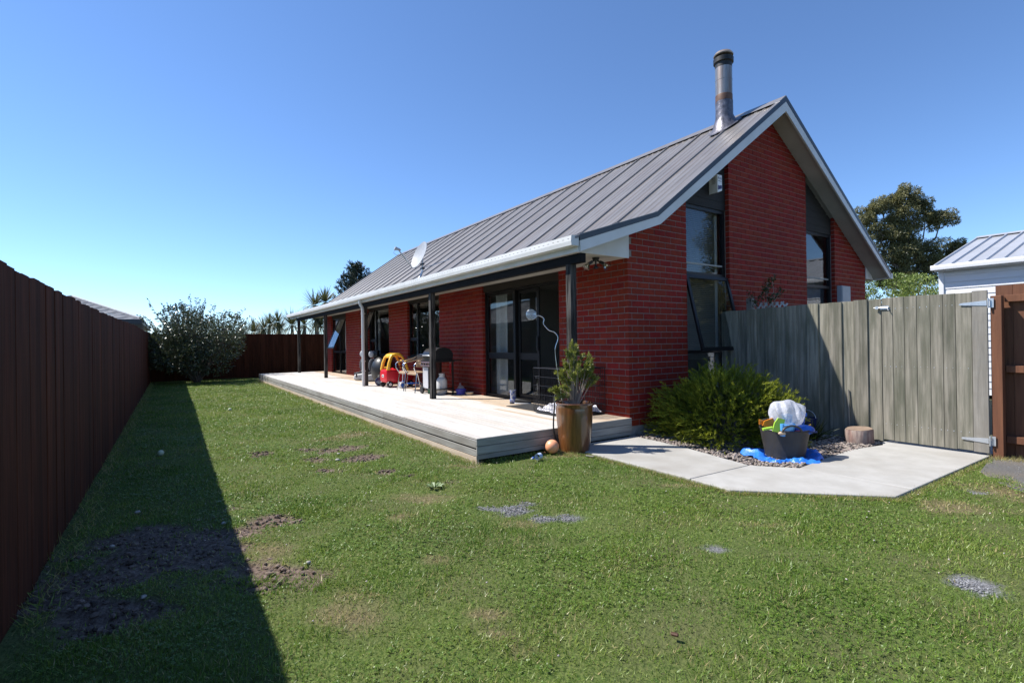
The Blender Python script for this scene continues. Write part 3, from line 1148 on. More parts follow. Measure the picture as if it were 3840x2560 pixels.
def lumps(x, y):
    return .010 * np.sin(2.3 * x + .7 * y) * np.sin(2.9 * y - .4 * x + 1) + .006 * np.sin(7.1 * x + 2) * np.sin(6.3 * y + 1) - .012

def pathmask(x, y):
    """where no lawn grows: deck, path, bed, drive, house"""
    m = (x < .10) & (y > -2.43) & (x > -16.40)
    m |= (x <= .10) & (x > -17) & (y > -1.0)
    e = np.where(x < 2.28, -1.225, np.where(x < 3.20, -1.235 + (x - 2.28) * .985, 99.0))
    m |= (x > .05) & (y > e)
    m |= (x >= 3.19) & (y > 2.12 - (x - 3.19) * 2.7 + .06 * np.sin(9 * x)) & (y > .62 + .05 * np.sin(11 * x))
    m |= (x > 3.15) & (y > 2.1)
    return m

gx = np.arange(-18.9, 8.01, .06)
gy = np.arange(-5.95, 3.01, .06)
X, Y = np.meshgrid(gx, gy, indexing='ij')
x, y = X.ravel(), Y.ravel()
sm, dm, gm = patches(SOIL, x, y, .35, .8), patches(DRY, x, y, .9, .9), patches(GRAV, x, y, .4, 1.0)
z = lumps(x, y) - .018 * sm + .010 * sm * wob(x * 3, y * 3) - .006 * gm
edge = (np.abs(y + 5.82) < .2)
z = np.where(pathmask(x, y), -.04, z)
nx_, ny_ = len(gx), len(gy)
ii = (np.arange(nx_ - 1)[:, None] * ny_ + np.arange(ny_ - 1)[None]).ravel()
F = np.stack([ii, ii + ny_, ii + ny_ + 1, ii + 1], 1)

def lawnmat():
    m = bpy.data.materials.new('lawn')
    m.use_nodes = True
    t = m.node_tree
    L = t.links.new
    b = t.nodes['Principled BSDF']
    b.inputs['Roughness'].default_value = .95
    b.inputs['Specular IOR Level'].default_value = .1
    tc = N(t, 'ShaderNodeTexCoord')
    def noise(s, d=5):
        n = N(t, 'ShaderNodeTexNoise')
        n.inputs['Scale'].default_value = s
        n.inputs['Detail'].default_value = d
        L(tc.outputs['Object'], n.inputs['Vector'])
        return n
    def mix(f, a, c):
        x = N(t, 'ShaderNodeMix', data_type='RGBA')
        L(f, x.inputs[0])
        for i, v in ((6, a), (7, c)):
            if isinstance(v, tuple):
                x.inputs[i].default_value = (*v, 1)
            else:
                L(v, x.inputs[i])
        return x.outputs[2]
    def rng_(n, a, c):
        r = N(t, 'ShaderNodeMapRange')
        r.inputs['From Min'].default_value = a
        r.inputs['From Max'].default_value = c
        L(n.outputs['Fac'], r.inputs['Value'])
        return r.outputs[0]
    g = mix(rng_(noise(60), .35, .65), (.05, .085, .018), (.12, .15, .045))
    g = mix(rng_(noise(2.3), .4, .75), g, (.10, .105, .045))
    def att(n):
        return N(t, 'ShaderNodeAttribute', attribute_name=n).outputs['Fac']
    g = mix(att('dry'), g, mix(rng_(noise(50), .35, .65), (.11, .085, .05), (.20, .16, .095)))
    s = mix(rng_(noise(38, 7), .35, .65), (.085, .060, .048), (.19, .145, .118))
    g = mix(att('soil'), g, s)
    v = N(t, 'ShaderNodeTexVoronoi')
    v.inputs['Scale'].default_value = 95
    L(tc.outputs['Object'], v.inputs['Vector'])
    r = N(t, 'ShaderNodeMapRange')
    r.inputs['From Max'].default_value = .7
    L(v.outputs['Distance'], r.inputs['Value'])
    gr = mix(r.outputs[0], (.25, .252, .26), (.11, .11, .113))
    g = mix(att('gravel'), g, gr)
    L(g, b.inputs['Base Color'])
    bp = N(t, 'ShaderNodeBump')
    bp.inputs['Strength'].default_value = .9
    bp.inputs['Distance'].default_value = .02
    L(noise(45, 7).outputs['Fac'], bp.inputs['Height'])
    L(bp.outputs[0], b.inputs['Normal'])
    return m
M['lawn'] = lawnmat()
me = np_mesh('lawn', np.stack([x, y, z], 1), 4, 'lawn', smooth=True, faces=F)
for n_, a_ in (('soil', sm), ('dry', dm * .8), ('gravel', gm)):
    at = me.attributes.new(n_, 'FLOAT', 'POINT')
    at.data.foreach_set('value', a_.astype(np.float32))
struct(link('lawn', me))
gm_ = MB()
gm_.add([(-900, -900, -.09), (900, -900, -.09), (900, 900, -.09), (-900, 900, -.09)], [(0, 1, 2, 3)])
M['far'] = mat('far_ground', (.05, .06, .025), (.09, .085, .045), scale=.4, rough=.95)
struct(gm_.build('ground', 'far'))

# concrete path in three slabs
path = bpy.data.objects.new('path', None)
COL.objects.link(path)
struct(path)
for poly in ([(.062, -1.185), (1.852, -1.20), (1.886, -.305), (.947, -.085), (.062, .0)],
             [(1.860, -1.20), (2.275, -1.235), (3.165, -.345), (3.165, -.005), (2.245, -.025), (2.05, -.19), (1.894, -.303)],
             [(2.245, -.017), (3.165, .003), (3.180, 2.095), (3.18, 3.2), (2.2, 3.2), (2.2, 2.06), (2.28, 1.87), (2.17, 1.30), (2.205, .62)]):
    m = MB().prism(poly, 'z', -.1, .016)
    ob = m.build('slab', 'concrete', path)
    md = ob.modifiers.new('edge', 'BEVEL')
    md.width = .008
    md.segments = 2
dr = MB()
dr.add([(3.19, 2.2, -.002), (3.19, 2.06, -.002), (3.30, 1.25, -.004), (3.45, .95, -.004), (3.72, .66, -.004), (5.2, .40, -.004), (9, .2, -.004), (9, 8, -.004), (3.19, 8, -.004)], [tuple(range(9))])
struct(dr.build('driveway', 'asphalt'))
bd = MB()
bd.add([(.0, .0, -.008), (2.3, -.4, -.008), (2.3, 2.2, -.008), (0, 2.2, -.008)], [(0, 1, 2, 3)])
struct(bd.build('garden_bed', 'bed'))

# pebbles in the bed
ico = []
def pebbles(P, S, flat=.6):
    n = len(P)
    t = (1 + 5 ** .5) / 2
    v = unit(np.array([(-1, t, 0), (1, t, 0), (-1, -t, 0), (1, -t, 0), (0, -1, t), (0, 1, t), (0, -1, -t), (0, 1, -t), (t, 0, -1), (t, 0, 1), (-t, 0, -1), (-t, 0, 1)], float))
    f = np.array([(0, 11, 5), (0, 5, 1), (0, 1, 7), (0, 7, 10), (0, 10, 11), (1, 5, 9), (5, 11, 4), (11, 10, 2), (10, 7, 6), (7, 1, 8), (3, 9, 4), (3, 4, 2), (3, 2, 6), (3, 6, 8), (3, 8, 9), (4, 9, 5), (2, 4, 11), (6, 2, 10), (8, 6, 7), (9, 8, 1)])
    jit = 1 + rng.uniform(-.22, .22, (n, 12, 1))
    q = v[None] * jit * np.stack([S * rng.uniform(.8, 1.3, n), S * rng.uniform(.7, 1.0, n), S * flat * rng.uniform(.7, 1.1, n)], 1)[:, None]
    a = rng.uniform(0, 6.28, n)
    c, s = np.cos(a)[:, None], np.sin(a)[:, None]
    q = np.stack([q[..., 0] * c - q[..., 1] * s, q[..., 0] * s + q[..., 1] * c, q[..., 2]], -1)
    V = q + P[:, None]
    F = (np.arange(n)[:, None, None] * 12 + f[None]).reshape(-1, 3)
    return V.reshape(-1, 3), F
n = 9000
px, py = rng.uniform(.03, 2.32, n), rng.uniform(-.42, 2.06, n)
e = np.where(px < .95, -.085 * px / .95 + .01, np.where(px < 1.89, -.085 - (px - .95) * .232, -.305 + (px - 1.89) * .80))
rlim = np.where(py < 1.3, 2.21, 2.2)
ok = (py > e + .012) & (px < rlim)
px, py = px[ok], py[ok]
P = np.stack([px, py, rng.uniform(-.004, .016, len(px))], 1)
V, F = pebbles(P, rng.uniform(.012, .024, len(P)))
o = link('pebbles', np_mesh('pebbles', V, 3, 'pebble', tint=np.repeat(rng.random(len(P)), 12), smooth=True, faces=F))
o['kind'] = 'stuff'
# stones and clods in the bare soil
def inmask(L, per, wa, soft):
    out = []
    for cx, cy, a, b in L:
        k = int(per * a * b * 9) + 60
        x, y = cx + rng.uniform(-1.7, 1.7, k) * max(a, b), cy + rng.uniform(-1.7, 1.7, k) * max(a, b)
        ok = patches([(cx, cy, a, b)], x, y, soft, wa) > rng.uniform(.25, .9, k)
        out.append(np.stack([x[ok], y[ok]], 1))
    return np.concatenate(out)
pts = inmask(SOIL, 330, .8, .35)
M['clod'] = mat('soil_clod', (.085, .06, .048), (.18, .135, .11), scale=12, rough=.95, tint=True, rv=.5)
P = np.concatenate([pts, np.full((len(pts), 1), -.018)], 1)
V, F = pebbles(P, rng.uniform(.006, .020, len(P)) * np.where(rng.random(len(P)) < .06, 1.6, 1), .7)
o = link('soil_clods', np_mesh('soil_clods', V, 3, 'clod', tint=np.repeat(rng.random(len(P)), 12), faces=F))
o['kind'] = 'stuff'
# grey chips in the gravel spots
pts = inmask(GRAV, 5200, 1.0, .4)
M['chip'] = mat('grey_chip', (.17, .172, .178), (.25, .252, .26), scale=12, rough=.9, tint=True, rv=.4)
P = np.concatenate([pts, np.full((len(pts), 1), -.010)], 1)
V, F = pebbles(P, rng.uniform(.003, .0075, len(P)), .7)
o = link('gravel_chips', np_mesh('gravel_chips', V, 3, 'chip', tint=np.repeat(rng.random(len(P)), 12), faces=F))
o['kind'] = 'stuff'
n = 1600
px, py = rng.uniform(3.2, 5.0, n), rng.uniform(.55, 3.0, n)
ok = (py > 2.15 - (px - 3.19) * 2.7) & (py > .66)
P = np.stack([px[ok], py[ok], np.full(ok.sum(), -.002)], 1)
V, F = pebbles(P, rng.uniform(.003, .009, len(P)), .7)
o = link('drive_chips', np_mesh('drive_chips', V, 3, 'chip', tint=np.repeat(rng.random(len(P)) * .6, 12), faces=F))
o['kind'] = 'stuff'

# stones lying about in the soil
def stone(x, y, r, label, m='stone'):
    b = MB().ball((0, 0, r * .45), r, 10, 6, (1.25, .9, .65), .12)
    tag(b.build('stone', m, None, 60, (x, y, -.012), rnd.uniform(0, 3)), label, 'stone', 'pale stones in the lawn')
stone(.55, -4.86, .018, 'pale stone on the dark soil where the fence shadow ends')
stone(1.62, -4.50, .014, 'pale stone at the top edge of the lower sunlit soil strip')
stone(-1.03, -3.62, .022, 'small whitish stone in the bare patch between deck and tennis balls')
stone(-1.36, -3.52, .016, 'tiny whitish stone at the upper left of the bare patch')
stone(1.55, -5.30, .014, 'white stone in the shaded soil close to the camera')
stone(-.15, -5.40, .018, 'grey stone at the foot of the brown fence, on shaded soil')
stone(.60, -5.50, .016, 'flat grey stone near the brown fence, nearer than its neighbour')

# ------------------------------------------------------------------ grass
def project(P):
    v = P - CAM
    zc = v @ FW
    return 512 + 1898.46 / 3.75 * (v @ RT) / np.maximum(zc, .05), 341 - 1898.46 / 3.75 * (v @ UP) / np.maximum(zc, .05), zc
cand = []
def scatter(n, x0, x1, y0, y1):
    x, y = rng.uniform(x0, x1, n), rng.uniform(y0, y1, n)
    P = np.stack([x, y, lumps(x, y)], 1)
    u, v, zc = project(P)
    ok = (zc > .3) & (u > -25) & (u < 1050) & (v < 712) & ~pathmask(x, y)
    return P[ok], zc[ok]
P1, z1 = scatter(1500000, -6, 5.3, -5.75, 2.2)
P2, z2 = scatter(260000, -18.6, -6, -5.75, -2.4)
dens1 = 1500000 / (11.3 * 7.95)
dens2 = 260000 / (12.6 * 3.35)
want1 = np.clip(14500 * (2.8 / z1) ** 1.25, 2500, 14500)
want2 = np.clip(14500 * (2.8 / z2) ** 1.25, 900, 6000)
k1 = rng.random(len(P1)) < want1 / dens1
k2 = rng.random(len(P2)) < want2 / dens2
P = np.concatenate([P1[k1], P2[k2]])
zc = np.concatenate([z1[k1], z2[k2]])
x, y = P[:, 0], P[:, 1]
sm, dm, gmk = patches(SOIL, x, y, .35, .8), patches(DRY, x, y, .9, .9), patches(GRAV, x, y, .4, 1.0)
den = 1 - .955 * sm - .97 * gmk - .35 * dm
den *= np.clip(.80 + .35 * wob(x * .55, y * .55), .35, 1)
fedge = np.clip((y + 5.78) / .22, .25, 1)
keep = rng.random(len(P)) < np.clip(den, .03, 1) * fedge
P, zc, sm, dm = P[keep], zc[keep], sm[keep], dm[keep]
x, y = P[:, 0], P[:, 1]
n = len(P)
sc = np.clip(zc / 3.0, .8, 4.5) ** .62
big = .75 + .35 * wob(x * .8 + 3, y * .8)
L = rng.uniform(.022, .046, n) * np.clip(big, .6, 1.25) * np.clip(zc / 7, 1, 1.3)
W = rng.uniform(.0042, .0075, n) * sc
az = rng.uniform(0, 2 * np.pi, n)
tilt = np.abs(rng.normal(.75, .42, n))
A = np.stack([np.cos(az) * np.sin(tilt), np.sin(az) * np.sin(tilt), np.cos(tilt)], 1)
A[:, 2] = np.maximum(A[:, 2], .12)
A = unit(A)
sd = unit(np.cross(A, np.array([0, 0, 1.0])) + rng.normal(size=(n, 3)) * .35)
P = P - np.array([0, 0, .004])
tip = P + A * L[:, None]
V = np.stack([P - sd * W[:, None] / 2, P + sd * W[:, None] / 2, tip], 1)
green = .5 + .28 * wob(x * .35 + 1, y * .35) + rng.normal(0, .20, n)
dry = (rng.random(n) < (.06 + .62 * dm + .20 * sm + .12 * np.clip(wob(x * .9, y * .9 + 4), 0, 1)))
t = np.where(dry, rng.uniform(1.3, 2.0, n), np.clip(green, 0, 1))

def grassmat():
    m = bpy.data.materials.new('grass')
    m.use_nodes = True
    tr = m.node_tree
    Lk = tr.links.new
    b = tr.nodes['Principled BSDF']
    b.inputs['Roughness'].default_value = .42
    b.inputs['Specular IOR Level'].default_value = .45
    at = N(tr, 'ShaderNodeAttribute', attribute_name='tint')
    h = N(tr, 'ShaderNodeMath', operation='MULTIPLY')
    h.inputs[1].default_value = .5
    Lk(at.outputs['Fac'], h.inputs[0])
    cr = N(tr, 'ShaderNodeValToRGB')
    e = cr.color_ramp.elements
    e[0].position, e[0].color = 0, (.085, .165, .020, 1)
    e[1].position, e[1].color = 1, (.50, .41, .21, 1)
    for p, c in ((.25, (.165, .265, .036, 1)), (.5, (.275, .335, .075, 1)), (.65, (.36, .32, .12, 1))):
        q = e.new(p)
        q.color = c
    Lk(h.outputs[0], cr.inputs[0])
    Lk(cr.outputs[0], b.inputs['Base Color'])
    tl = N(tr, 'ShaderNodeBsdfTranslucent')
    Lk(cr.outputs[0], tl.inputs[0])
    ms = N(tr, 'ShaderNodeMixShader')
    ms.inputs[0].default_value = .35
    Lk(b.outputs[0], ms.inputs[1])
    Lk(tl.outputs[0], ms.inputs[2])
    Lk(ms.outputs[0], tr.nodes['Material Output'].inputs[0])
    return m
M['grass'] = grassmat()
o = link('grass', np_mesh('grass', V, 3, 'grass', tint=np.repeat(t, 3)))
o['kind'] = 'stuff'
# clover leaves among the blades
cl = rng.random(n) < np.clip(.05 + .09 * wob(x * .5 + 7, y * .5 + 2), .01, .2) * (zc < 9)
Pc = P[cl] + np.array([0, 0, 1]) * rng.uniform(.012, .026, cl.sum())[:, None]
nc = len(Pc)
azc = rng.uniform(0, 6.28, nc)
Vs = []
for k in range(3):
    a = azc + k * 2.094
    ax = np.stack([np.cos(a), np.sin(a), rng.normal(0, .35, nc)], 1)
    s_ = sc[cl]
    Vs.append(leaves(Pc, ax, rng.uniform(.007, .012, nc) * s_, rng.uniform(.007, .011, nc) * s_, up=np.array([[0, 0, 1.0]]), wide=.6))
V = np.concatenate(Vs)
tc_ = np.tile(np.clip(.25 + rng.normal(0, .25, nc), 0, 1), 3)
o = link('clover_leaves', np_mesh('clover_leaves', V, 4, 'grass', tint=np.repeat(tc_, 4)))
o['kind'] = 'stuff'
# clover flowers
M['clover'] = mat('clover_flower', (.40, .34, .31), (.52, .46, .42), rough=.8)
Pf, zf = scatter(900, -5, 4.6, -5, 0)
k_ = rng.random(len(Pf)) < .13
Pf = Pf[k_] + np.array([0, 0, .022])
V, F = pebbles(Pf, np.full(len(Pf), .0055), .9)
o = link('clover_flowers', np_mesh('clover_flowers', V, 3, 'clover', faces=F))
o['kind'] = 'stuff'
# dry grass fringe along the edge of the deck and path
def fringe(a, b, n, w, tlo, thi, Lr=(.02, .05)):
    f = rng.random(n)[:, None]
    P = np.asarray(a) * (1 - f) + np.asarray(b) * f
    P = np.concatenate([P + rng.normal(0, w, (n, 2)), np.full((n, 1), -.012)], 1)
    az = rng.uniform(0, 6.28, n)
    tl = np.abs(rng.normal(.8, .4, n))
    A = unit(np.stack([np.cos(az) * np.sin(tl), np.sin(az) * np.sin(tl), np.maximum(np.cos(tl), .1)], 1))
    L = rng.uniform(*Lr, n)[:, None]
    sd = unit(np.cross(A, rng.normal(size=(n, 3))))
    W = rng.uniform(.003, .006, n)[:, None]
    return np.stack([P - sd * W / 2, P + sd * W / 2, P + A * L], 1), rng.uniform(tlo, thi, n)
fr = [fringe((-16.3, -2.47), (-6, -2.47), 2600, .05, .9, 2.0, (.03, .06)), fringe((-6, -2.47), (.1, -2.46), 5200, .05, .8, 2.0),
      fringe((.3, -1.235), (2.27, -1.25), 4200, .025, .3, 2.0), fringe((2.28, -1.255), (3.2, -.345), 2600, .025, .3, 2.0), fringe((3.20, -.36), (3.205, 1.9), 2600, .025, .2, 2.0), fringe((3.18, 2.02), (3.65, 2.2), 900, .05, 1.0, 2.0, (.03, .08)),
      fringe((-.1, -1.35), (.42, -1.38), 1300, .05, .9, 2.0, (.03, .07)), fringe((.06, -2.3), (.06, -1.4), 500, .04, .1, 1.2, (.03, .06)),
      fringe((-18, -5.74), (1.6, -5.74), 5000, .05, .1, 1.9, (.03, .09)), fringe((.4, -4.45), (.85, -4.15), 500, .05, .2, 1.0, (.03, .06)), fringe((1.6, -4.95), (2.1, -4.3), 500, .05, .1, .8, (.03, .06))]
V = np.concatenate([f[0] for f in fr])
t = np.concatenate([f[1] for f in fr])
o = link('dry_grass', np_mesh('dry_grass', V, 3, 'grass', tint=np.repeat(t, 3)))
o['kind'] = 'stuff'

# ------------------------------------------------------------------ fences
def palings(par, x0, x1, step, place, mname, th=.019, ztop=1.7, zbot=-.03, jig=.008, lap=0.0):
    n = int(round((x1 - x0) / step))
    step = (x1 - x0) / n
    for i in range(n):
        c = x0 + (i + .5) * step
        wd = step / 2 + (lap if lap else -rnd.uniform(.001, .0025))
        zt = (ztop(c) if callable(ztop) else ztop) + rnd.uniform(-jig, jig)
        dy = (i % 2) * th * 1.02 if lap else 0
        m = MB().box(-wd, wd, -th / 2 - dy, th / 2 - dy, 0, zt - zbot, .002)
        loc, rz = place(c)
        m.build('paling', mname, par, loc=(loc[0], loc[1], zbot), rz=rz + rnd.uniform(-.012, .012))

lf = thing('paling_fence', 'tall dark brown paling fence running along the lawn opposite the deck', 'fence')
palings(lf, -18.9, 6.6, .15, lambda c: ((c, -5.82 + rnd.uniform(-.003, .003), 0), 0), 'fence', ztop=lambda c: 1.679 + (1.56 - c) / 20.34 * .165 + .015 * math.sin(c * .55), zbot=-.05, jig=.010)
rl = MB()
for z in (.35, .95, 1.5):
    rl = MB().box(-18.7, 6.6, -5.885, -5.835, z, z + .075)
    rl.build('rail', 'fence', lf)
bf = thing('paling_fence', 'dark brown paling fence across the far end of the yard', 'fence')
palings(bf, -5.95, 2.5, .15, lambda c: ((-18.80 + rnd.uniform(-.003, .003), c, 0), R(-90)), 'fence', ztop=lambda c: 1.80 - .004 * c, zbot=-.05, lap=.008, jig=.010)
for z in (.35, .95, 1.55):
    MB().box(-18.87, -18.815, -5.75, 2.5, z, z + .075).build('rail', 'fence', bf)

gf = thing('paling_fence', 'weathered grey-green paling fence joining the gable wall, half in shade', 'fence')
palings(gf, .02, 2.195, .145, lambda c: ((c, 2.10 + rnd.uniform(-.004, .004), 0), 0), 'greyfence', ztop=lambda c: 1.742 + .012 * c, zbot=.02, jig=.007, lap=.004)
for z in (.3, .95, 1.5):
    MB().box(.02, 2.19, 2.113, 2.16, z, z + .075).build('rail', 'greyfence', gf)
MB().box(2.085, 2.175, 2.112, 2.2, -.3, 1.70).build('post', 'greyfence', gf)

gate = thing('garden_gate', 'weathered grey board gate hung on the orange-brown post', 'gate', (2.21, 2.09, .045))
eds = [0, .113, .228, .35, .478, .593, .704, .843]
for a, b in zip(eds, eds[1:]):
    m = MB().box(a + .0015, b - .0015, -.011, .010, rnd.uniform(-.012, .004), 1.735 + rnd.uniform(-.003, .003) - a * .008, .003)
    m.build('board', 'greyfence', gate)
MB().box(.845, .972, -.018, .010, -.004, 1.742, .003).build('stile', 'greystile', gate)
for z in (.12, .85, 1.55):
    MB().box(.02, .96, .011, .05, z, z + .09).build('rail', 'greyfence', gate)
ns = MB()
for z in (.2, .9, 1.6):
    for a, b in zip(eds, eds[1:]):
        for q in (.25, .75):
            xq = a + (b - a) * q
            ns.box(xq - .003, xq + .003, -.0125, -.0105, z - .003 + rnd.uniform(-.01, .01), z + .003)
o = ns.build('nail_head', 'steel', gate)
o['kind'] = 'stuff'
for z, s in ((1.602, 1), (.13, -1)):
    m = MB()
    q = [(.745, z - .009), (.965, z - .026), (.965, z + .026), (.745, z + .009)] if s else []
    q = [(.745, z - .011 + s * -.0), (.968, z - .028), (.968, z + .028), (.745, z + .011)]
    m.prism(q, 'y', -.0245, -.0205)
    m.tube([(.980, -.024, z - .052), (.980, -.024, z + .052)], .008, 10)
    for xq in (.77, .84, .90, .945):
        m.box(xq - .004, xq + .004, -.0265, -.0243, z - .004, z + .004)
    h = m.build('hinge', 'steel', gate)
    MB().box(.988, 1.020, -.0, .004, z - .05, z + .05).build('hinge_leaf', 'steel', h).location = (0, -.0045, 0)
m = MB()
m.tube([(-.075, -.03, 1.615), (.075, -.03, 1.612)], .006, 8)
m.box(-.01, .078, -.026, -.0215, 1.592, 1.634)
m.box(-.06, -.028, -.036, -.014, 1.596, 1.632)
m.tube([(.06, -.034, 1.612), (.082, -.045, 1.575)], .005, 8)
m.build('bolt', 'steel', gate)

nf = thing('paling_fence', 'new orange-brown fence beside the drive with square post and rails', 'fence')
MB().box(3.199, 3.289, 2.10, 2.19, -.3, 1.722, .004).build('post', 'fence_new', nf)
palings(nf, 3.205, 6.7, .142, lambda c: ((c, 2.265 + (.008 if int(c / .142) % 2 else 0), 0), 0), 'fence_new', ztop=lambda c: 1.832, zbot=.0, jig=.01)
for z, h_ in ((1.655, .072), (.905, .072), (.155, .075)):
    MB().box(3.292, 6.7, 2.192, 2.248, z, z + h_, .003).build('rail', 'fence_new', nf)
# ------------------------------------------------------------------ neighbours
nh = thing('weatherboard_house', 'white weatherboard building with pale ribbed metal roof beyond the gate', 'house')
zb, k = 0.0, 0
while zb < 2.86:
    MB().prism([(9.755, zb), (9.755, min(zb + .158, 2.88)), (9.745, min(zb + .158, 2.88)), (9.728, zb)], 'x', .66, 8.5).build('weatherboard', 'board', nh)
    zb += .15
for i in range(24):
    z = i * .15
    if z > 3.7:
        break
    ins = max(0, (z + .16 - 2.80) / .306)
    MB().prism([(.665, z), (.665, z + .158), (.655, z + .158), (.637, z)], 'y', 9.79 + ins, 16.1 - ins).build('weatherboard', 'board', nh)
MB().box(.61, .70, 9.70, 9.79, 0, 2.87).build('corner_board', 'board', nh)
MB().box(.70, 8.4, 9.80, 16.1, 0, 2.85).build('wall', 'board', nh)
MB().prism([(9.79, 2.85), (16.2, 2.85), (12.95, 3.82)], 'x', .70, 8.4).build('gable', 'board', nh)
m = MB()
for y0, z0, s in ((9.60, 2.935, 1), (16.3, 2.935, -1)):
    y1, z1 = 12.93, 3.95
    m.add([(.555, y0, z0), (8.8, y0, z0), (8.8, y1, z1), (.555, y1, z1)], [(0, 1, 2, 3)])
    m.add([(.555, y0, z0 - .03), (8.8, y0, z0 - .03), (8.8, y1, z1 - .03), (.555, y1, z1 - .03)], [(0, 1, 2, 3)])
m.build('roof', 'nroof', nh)
m = MB()
x = .565
rib = MB().prism([(-.028, 0), (.028, 0), (.014, .038), (-.014, .038)], 'y', 0, 1)
for i in range(28):
    for y0, z0 in ((9.60, 2.935), (16.3, 2.935)):
        y1, z1 = 12.93, 3.95
        q = MB()
        q.add([(x - .03, y0, z0 + .002), (x - .014, y0, z0 + .04), (x + .014, y0, z0 + .04), (x + .03, y0, z0 + .002), (x - .03, y1, z1 + .002), (x - .014, y1, z1 + .04), (x + .014, y1, z1 + .04), (x + .03, y1, z1 + .002)],
              [(0, 1, 5, 4), (1, 2, 6, 5), (2, 3, 7, 6), (0, 3, 2, 1), (4, 5, 6, 7)])
        q.build('roof_rib', 'nroof', nh)
    x += .295
MB().prism([(12.73, 3.925), (12.93, 3.995), (13.13, 3.925), (12.93, 3.985)], 'x', .54, 8.8).build('ridge_cap', 'nroof', nh)
m = MB()
m.prism([(9.60, 2.83), (9.60, 2.935), (9.49, 2.945), (9.48, 2.90), (9.485, 2.84), (9.495, 2.83)], 'x', .52, 8.8)
m.build('gutter', 'board', nh)
MB().box(.555, 8.8, 9.605, 9.625, 2.80, 2.93).build('fascia', 'board', nh)
MB().box(.60, 8.7, 9.626, 9.74, 2.80, 2.81).build('soffit', 'soffit', nh)

def hip_house(name, label, x0, x1, y0, y1, ze, zr, wallm, roofm, ridge_in):
    h = thing(name, label, 'house')
    MB().box(x0 + .5, x1 - .5, y0 + .5, y1 - .5, -.1, ze - .02).build('wall', wallm, h)
    ym = (y0 + y1) / 2
    xa, xb = x0 + ridge_in, x1 - ridge_in
    def tiles(c0, c1, r0, r1):
        """rows of tiles from the eave c0-c1 up to the ridge r0-r1"""
        c0, c1, r0, r1 = map(Vector, (c0, c1, r0, r1))
        L = ((r0 + r1) / 2 - (c0 + c1) / 2).length
        n = max(4, int(L / .37))
        m = MB()
        for i in range(n):
            f0, f1 = i / n, (i + 1) / n
            a, b = c0.lerp(r0, f0), c1.lerp(r1, f0)
            c, d = c1.lerp(r1, f1), c0.lerp(r0, f1)
            k = max(1, int((b - a).length / .4))
            up = Vector((0, 0, .035))
            vs, fs = [], []
            for j in range(k + 1):
                g = j / k
                wv = Vector((0, 0, .02 * (j % 2)))
                vs += [a.lerp(b, g) + up + wv, d.lerp(c, g) + wv * .5, a.lerp(b, g) + wv]
            for j in range(k):
                fs += [(3 * j, 3 * j + 3, 3 * j + 4, 3 * j + 1), (3 * j, 3 * j + 2, 3 * j + 5, 3 * j + 3)]
            m.add(vs, fs)
        o = m.build('roof', roofm, h, weld=False)
    A, B, C_, Dd = (x0, y0, ze), (x1, y0, ze), (x1, y1, ze), (x0, y1, ze)
    r0, r1 = (xa, ym, zr), (xb, ym, zr)
    tiles(A, B, r0, r1)
    tiles(B, C_, r1, r1)
    tiles(C_, Dd, r1, r0)
    tiles(Dd, A, r0, r0)
    for p, q in ((A, r0), (B, r1), (C_, r1), (Dd, r0), (r0, r1)):
        MB().tube([Vector(p) + Vector((0, 0, .05)), Vector(q) + Vector((0, 0, .05))], .08, 8).build('ridge_tile', roofm, h)
    fm = MB()
    fm.box(x0, x1, y0 - .02, y0, ze - .22, ze + .02)
    fm.box(x0, x1, y1, y1 + .02, ze - .22, ze + .02)
    fm.box(x0 - .02, x0, y0, y1, ze - .22, ze + .02)
    fm.box(x1, x1 + .02, y0, y1, ze - .22, ze + .02)
    fm.box(x0, x1, y0, y1, ze - .24, ze - .22)
    fm.build('gutter', 'flashing', h)
    return h
hip_house('tiled_house', 'house far behind the brown fence, its grey hipped roof tip just showing', -48, -32.3, -14.6, -6.55, 2.95, 4.72, 'foundation', 'tile', 7.0)
hip_house('tiled_house', 'low tiled roof house next door beyond the long brown fence', -25, -8.5, -17, -8.2, 2.25, 3.75, 'foundation', 'tile', 4.4)

# ------------------------------------------------------------------ trees and shrubs
M['eucleaf'] = leafmat('gum_leaf', (.07, .078, .03), (.27, .25, .10), .45, .3)
M['bushleaf'] = leafmat('shrub_leaf', (.05, .10, .018), (.26, .32, .07), .45, .3)
M['camleaf'] = leafmat('glossy_leaf', (.02, .032, .014), (.12, .14, .065), .28, .15, .6)
M['pineleaf'] = leafmat('pine_needles', (.008, .018, .012), (.03, .05, .03), .6, .1)
M['cordleaf'] = leafmat('strap_leaf', (.05, .075, .02), (.30, .27, .12), .5, .2)
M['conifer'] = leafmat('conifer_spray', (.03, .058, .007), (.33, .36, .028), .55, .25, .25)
M['potleaf'] = leafmat('narrow_leaf', (.09, .13, .02), (.36, .37, .075), .45, .35)
M['climb'] = leafmat('climber_leaf', (.015, .03, .008), (.06, .08, .02), .5, .2)

def branchy(m, base, tips, r0, r1, wob_=.1):
    for p in tips:
        b, q = Vector(base), Vector(p)
        pts = []
        n = 6
        for i in range(n + 1):
            f = i / n
            v = b.lerp(q, f)
            k = wob_ * (b - q).length * math.sin(math.pi * f)
            v += Vector((rnd.uniform(-k, k), rnd.uniform(-k, k), k * .6))
            pts.append(v)
        m.tube(pts, [r0 + (r1 - r0) * i / n for i in range(n + 1)], 6)

